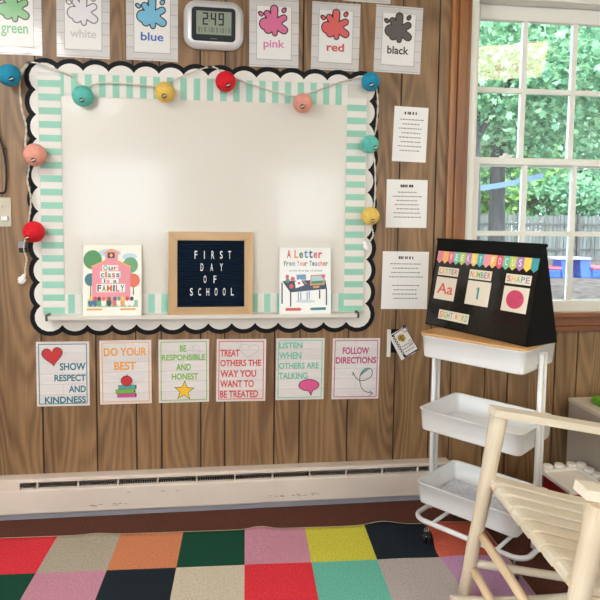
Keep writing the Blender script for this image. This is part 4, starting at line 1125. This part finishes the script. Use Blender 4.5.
# ------------------------------------------------------------------ the yard outside
GZ = -.35
mb = MB(); mb.box(-25, 45, .30, 60, GZ - .5, GZ); struct(mb.build('ground', M('wood_chip_mulch', (112, 98, 94), .95, .1, var=(5, .6), bump=(20, .8))))
def fence():
    t = empty('wooden_fence', (11, 18.6, GZ), 'weathered grey wooden plank fence across the back of the yard', 'fence')
    gm = M('weathered_grey_wood', (118, 118, 116), .85, var=(1.0, .35), stretch=(7, 7, .6)); dk = M('old_post_wood', (92, 88, 86), .85, var=(2, .2))
    rnd = random.Random(2)
    for k in range(-4, 5):
        x0 = k * 2.35
        mb = MB(); x = x0 + .07
        while x < x0 + 2.28:
            wd = rnd.uniform(.13, .15); h = 1.72 + rnd.uniform(-.03, .03) + (.05 if k < 0 else 0)
            mb.box(x, x + wd, 0, .02, .04, h); x += wd + rnd.uniform(.012, .035)
        mb.build('plank_panel', gm, t)
        mb = MB(); mb.box(x0 - .05, x0 + .05, -.09, 0, 0, 1.80); mb.build('fence_post', dk, t)
        for z in (.4, 1.35): mb = MB(); mb.box(x0 + .05, x0 + 2.30, -.045, 0, z, z + .08); mb.build('fence_rail', dk, t)
fence()

def leaves(name, center, rad, n, size, mat, parent, seed, shell=.45, maple=False, cut_low=None):
    rnd = random.Random(seed); vs = []; fs = []
    if maple:
        shp = [(0, -.5), (.18, -.28), (.5, -.22), (.34, .02), (.46, .3), (.16, .2), (0, .55), (-.16, .2), (-.46, .3), (-.34, .02), (-.5, -.22), (-.18, -.28)]
    else: shp = [(0, -.5), (.28, -.08), (.2, .2), (0, .5), (-.2, .2), (-.28, -.08)]
    clumps = []
    for _ in range(max(12, n // 130)):
        while True:
            d = Vector((rnd.uniform(-1, 1), rnd.uniform(-1, 1), rnd.uniform(-1, 1)))
            if shell < d.length < 1: break
        clumps.append((d, rnd.uniform(.12, .26)))
    for _ in range(n):
        d, cr = rnd.choice(clumps)
        q = d + Vector((rnd.gauss(0, cr), rnd.gauss(0, cr), rnd.gauss(0, cr * .6)))
        p = Vector((q.x * rad[0], q.y * rad[1], q.z * rad[2])) + Vector(center)
        if cut_low is not None and p.z < cut_low: continue
        s = size * rnd.uniform(.65, 1.25)
        nrm = Vector((rnd.gauss(0, .6), rnd.gauss(-.35, .6), rnd.gauss(.7, .5))).normalized()
        u = nrm.orthogonal().normalized(); v = nrm.cross(u); a = rnd.uniform(0, 2 * PI); u, v = u * math.cos(a) + v * math.sin(a), v * math.cos(a) - u * math.sin(a)
        b = len(vs)
        for x, y in shp: vs.append(p + (u * x + v * y) * s - nrm * (abs(x) * .35 * s))
        fs.append(tuple(range(b, b + len(shp))))
    me = bpy.data.meshes.new(name); me.from_pydata(vs, [], fs); me.materials.append(mat)
    o = bpy.data.objects.new(name, me); COL.objects.link(o); o.parent = parent
    return o
bark = M('tree_bark', (60, 58, 60), .9, var=(3, .35), bump=(8, .6), stretch=(4, 4, 1))
L1 = leaf_mat('maple_leaf', (58, 114, 90), (172, 216, 168), .35); L2 = leaf_mat('bright_leaf', (100, 160, 78), (180, 218, 120), .35); L3 = leaf_mat('deep_leaf', (90, 148, 116), (150, 196, 150))
def tree(x, y, label, trunk_h, trunk_r, crown, rad, n, size, mat, seed, maple=False, branches=True):
    t = empty('tree', (x, y, GZ), label, 'tree', 'trees in the yard')
    rnd = random.Random(seed)
    mb = MB(); mb.tube([(0, 0, -.1), (.02, 0, .4), (.0, .03, trunk_h * .5), (-.05, 0, trunk_h), (-.15, 0, trunk_h + 1.6)], [trunk_r * 1.4, trunk_r * 1.1, trunk_r, trunk_r * .85, trunk_r * .4], 14); mb.build('trunk', bark, t)
    if branches:
        for k in range(6):
            a = rnd.uniform(0, 2 * PI); l = rnd.uniform(.5, .85)
            e = Vector((math.cos(a) * rad[0] * l, math.sin(a) * rad[1] * l, crown[2] + rnd.uniform(-.3, .4) * rad[2]))
            mb = MB(); s = Vector((-.05, 0, trunk_h * rnd.uniform(.8, 1.2))); mid = s.lerp(e, .5) + Vector((0, 0, rnd.uniform(-.3, .2)))
            mb.tube([s, mid, e], [trunk_r * .4, trunk_r * .25, trunk_r * .07], 8); mb.build('branch', bark, t)
    leaves('foliage', crown, rad, n, size, mat, t, seed, maple=maple)
tree(7.15, 12.4, 'maple tree with a thick dark trunk standing in front of the fence', 3.6, .21, (.6, .3, 5.6), (4.2, 2.6, 2.9), 13000, .21, L1, 11, True)
tree(4.3, 7.4, 'leafy maple whose near branches fill the upper window panes', 3.4, .16, (1.5, 0, 4.6), (2.6, 1.6, 1.75), 9000, .13, L1, 12, True)
tree(11.2, 22.5, 'bright green tree rising behind the middle of the fence', 2.0, .2, (0, 0, 3.6), (3.4, 2, 2.7), 7000, .36, L2, 13)
tree(15.5, 24.0, 'deep green tree rising behind the fence on the play table side', 2.4, .22, (0, 0, 5.8), (3.4, 2.2, 3.6), 6000, .40, L3, 14)
tree(7.6, 24.5, 'deep green tree rising behind the fence on the maple trunk side', 2.4, .22, (0, 0, 4.6), (3.8, 2.2, 4.2), 7500, .40, L2, 15)
tree(12.5, 30.0, 'tall deep green tree farthest away behind the fence', 3.4, .3, (0, 0, 7.0), (7.5, 2.5, 4.6), 9000, .55, L3, 16)
tree(2.6, 15.5, 'bushy tree inside the fence beyond the window jamb', 2.4, .2, (0, 0, 4.2), (3.2, 2.2, 3.4), 5000, .30, L3, 17)
for x, y, lab, mt, sd in ((9.6, 20.7, 'rounded bright bush just behind the middle of the fence', L2, 31), (14.2, 20.9, 'rounded deep green bush just behind the fence over the play table', L3, 32)):
    t = empty('bush', (x, y, GZ), lab, 'bush', 'bushes behind the fence')
    mb = MB(); mb.tube([(0, 0, -.1), (.05, 0, .8), (0, 0, 1.6)], [.09, .07, .04], 10); mb.build('stem', bark, t)
    leaves('foliage', (0, 0, 2.0), (2.6, 1.2, 1.5), 5000, .30, mt, t, sd)
mb = MB(); pts = [(6.4, 12.0, 2.02), (7.0, 12.1, 2.1), (7.7, 12.3, 2.24), (8.5, 12.6, 2.42)]
mb.loft([[Vector((x, y, z - .07)), Vector((x, y + .01, z - .07)), Vector((x, y + .01, z + .07)), Vector((x, y, z + .07))] for x, y, z in spline(pts, 5)], True, True, 0, False)
tag(mb.build('hanging_strap', M('pale_blue_webbing', (122, 150, 184), .6), normals=True), 'pale blue strap stretched past the dark maple trunk', 'strap')

def play_table():
    t = empty('play_table', (9.60, 12.9, GZ), 'blue plastic children picnic table with a grey top and red seats', 'picnic table')
    bl = M('blue_plastic', (44, 92, 196), .4); gr = M('grey_plastic_top', (188, 182, 180), .5); rd = M('coral_plastic', (226, 92, 110), .4)
    mb = MB(); mb.box(-.62, .40, -.32, .32, .50, .56); mb.build('tabletop', gr, t, bevel=.02)
    for x in (-.42, .14):
        mb = MB(); mb.loft([[Vector((x + a, y, z)) for a, y, z in ((0, -.20 * k, h), (.30 * (1.15 if h < .1 else 1), -.20 * k, h), (.30 * (1.15 if h < .1 else 1), .20 * k, h), (0, .20 * k, h))] for h, k in ((0, 1.5), (.50, 1.0))], True, True, 0, False)
        mb.build('table_leg', bl, t, bevel=.02, normals=True)
    for x0, x1 in ((.44, .92), (-.95, -.48)):
        mb = MB(); mb.box(x0, x1, -.34, .34, 0, .24); mb.build('bench_base', bl, t, bevel=.03)
        mb = MB(); mb.box(x0 - .01, x1 + .01, -.36, .36, .24, .31); mb.build('bench_seat', rd, t, bevel=.02)
play_table()
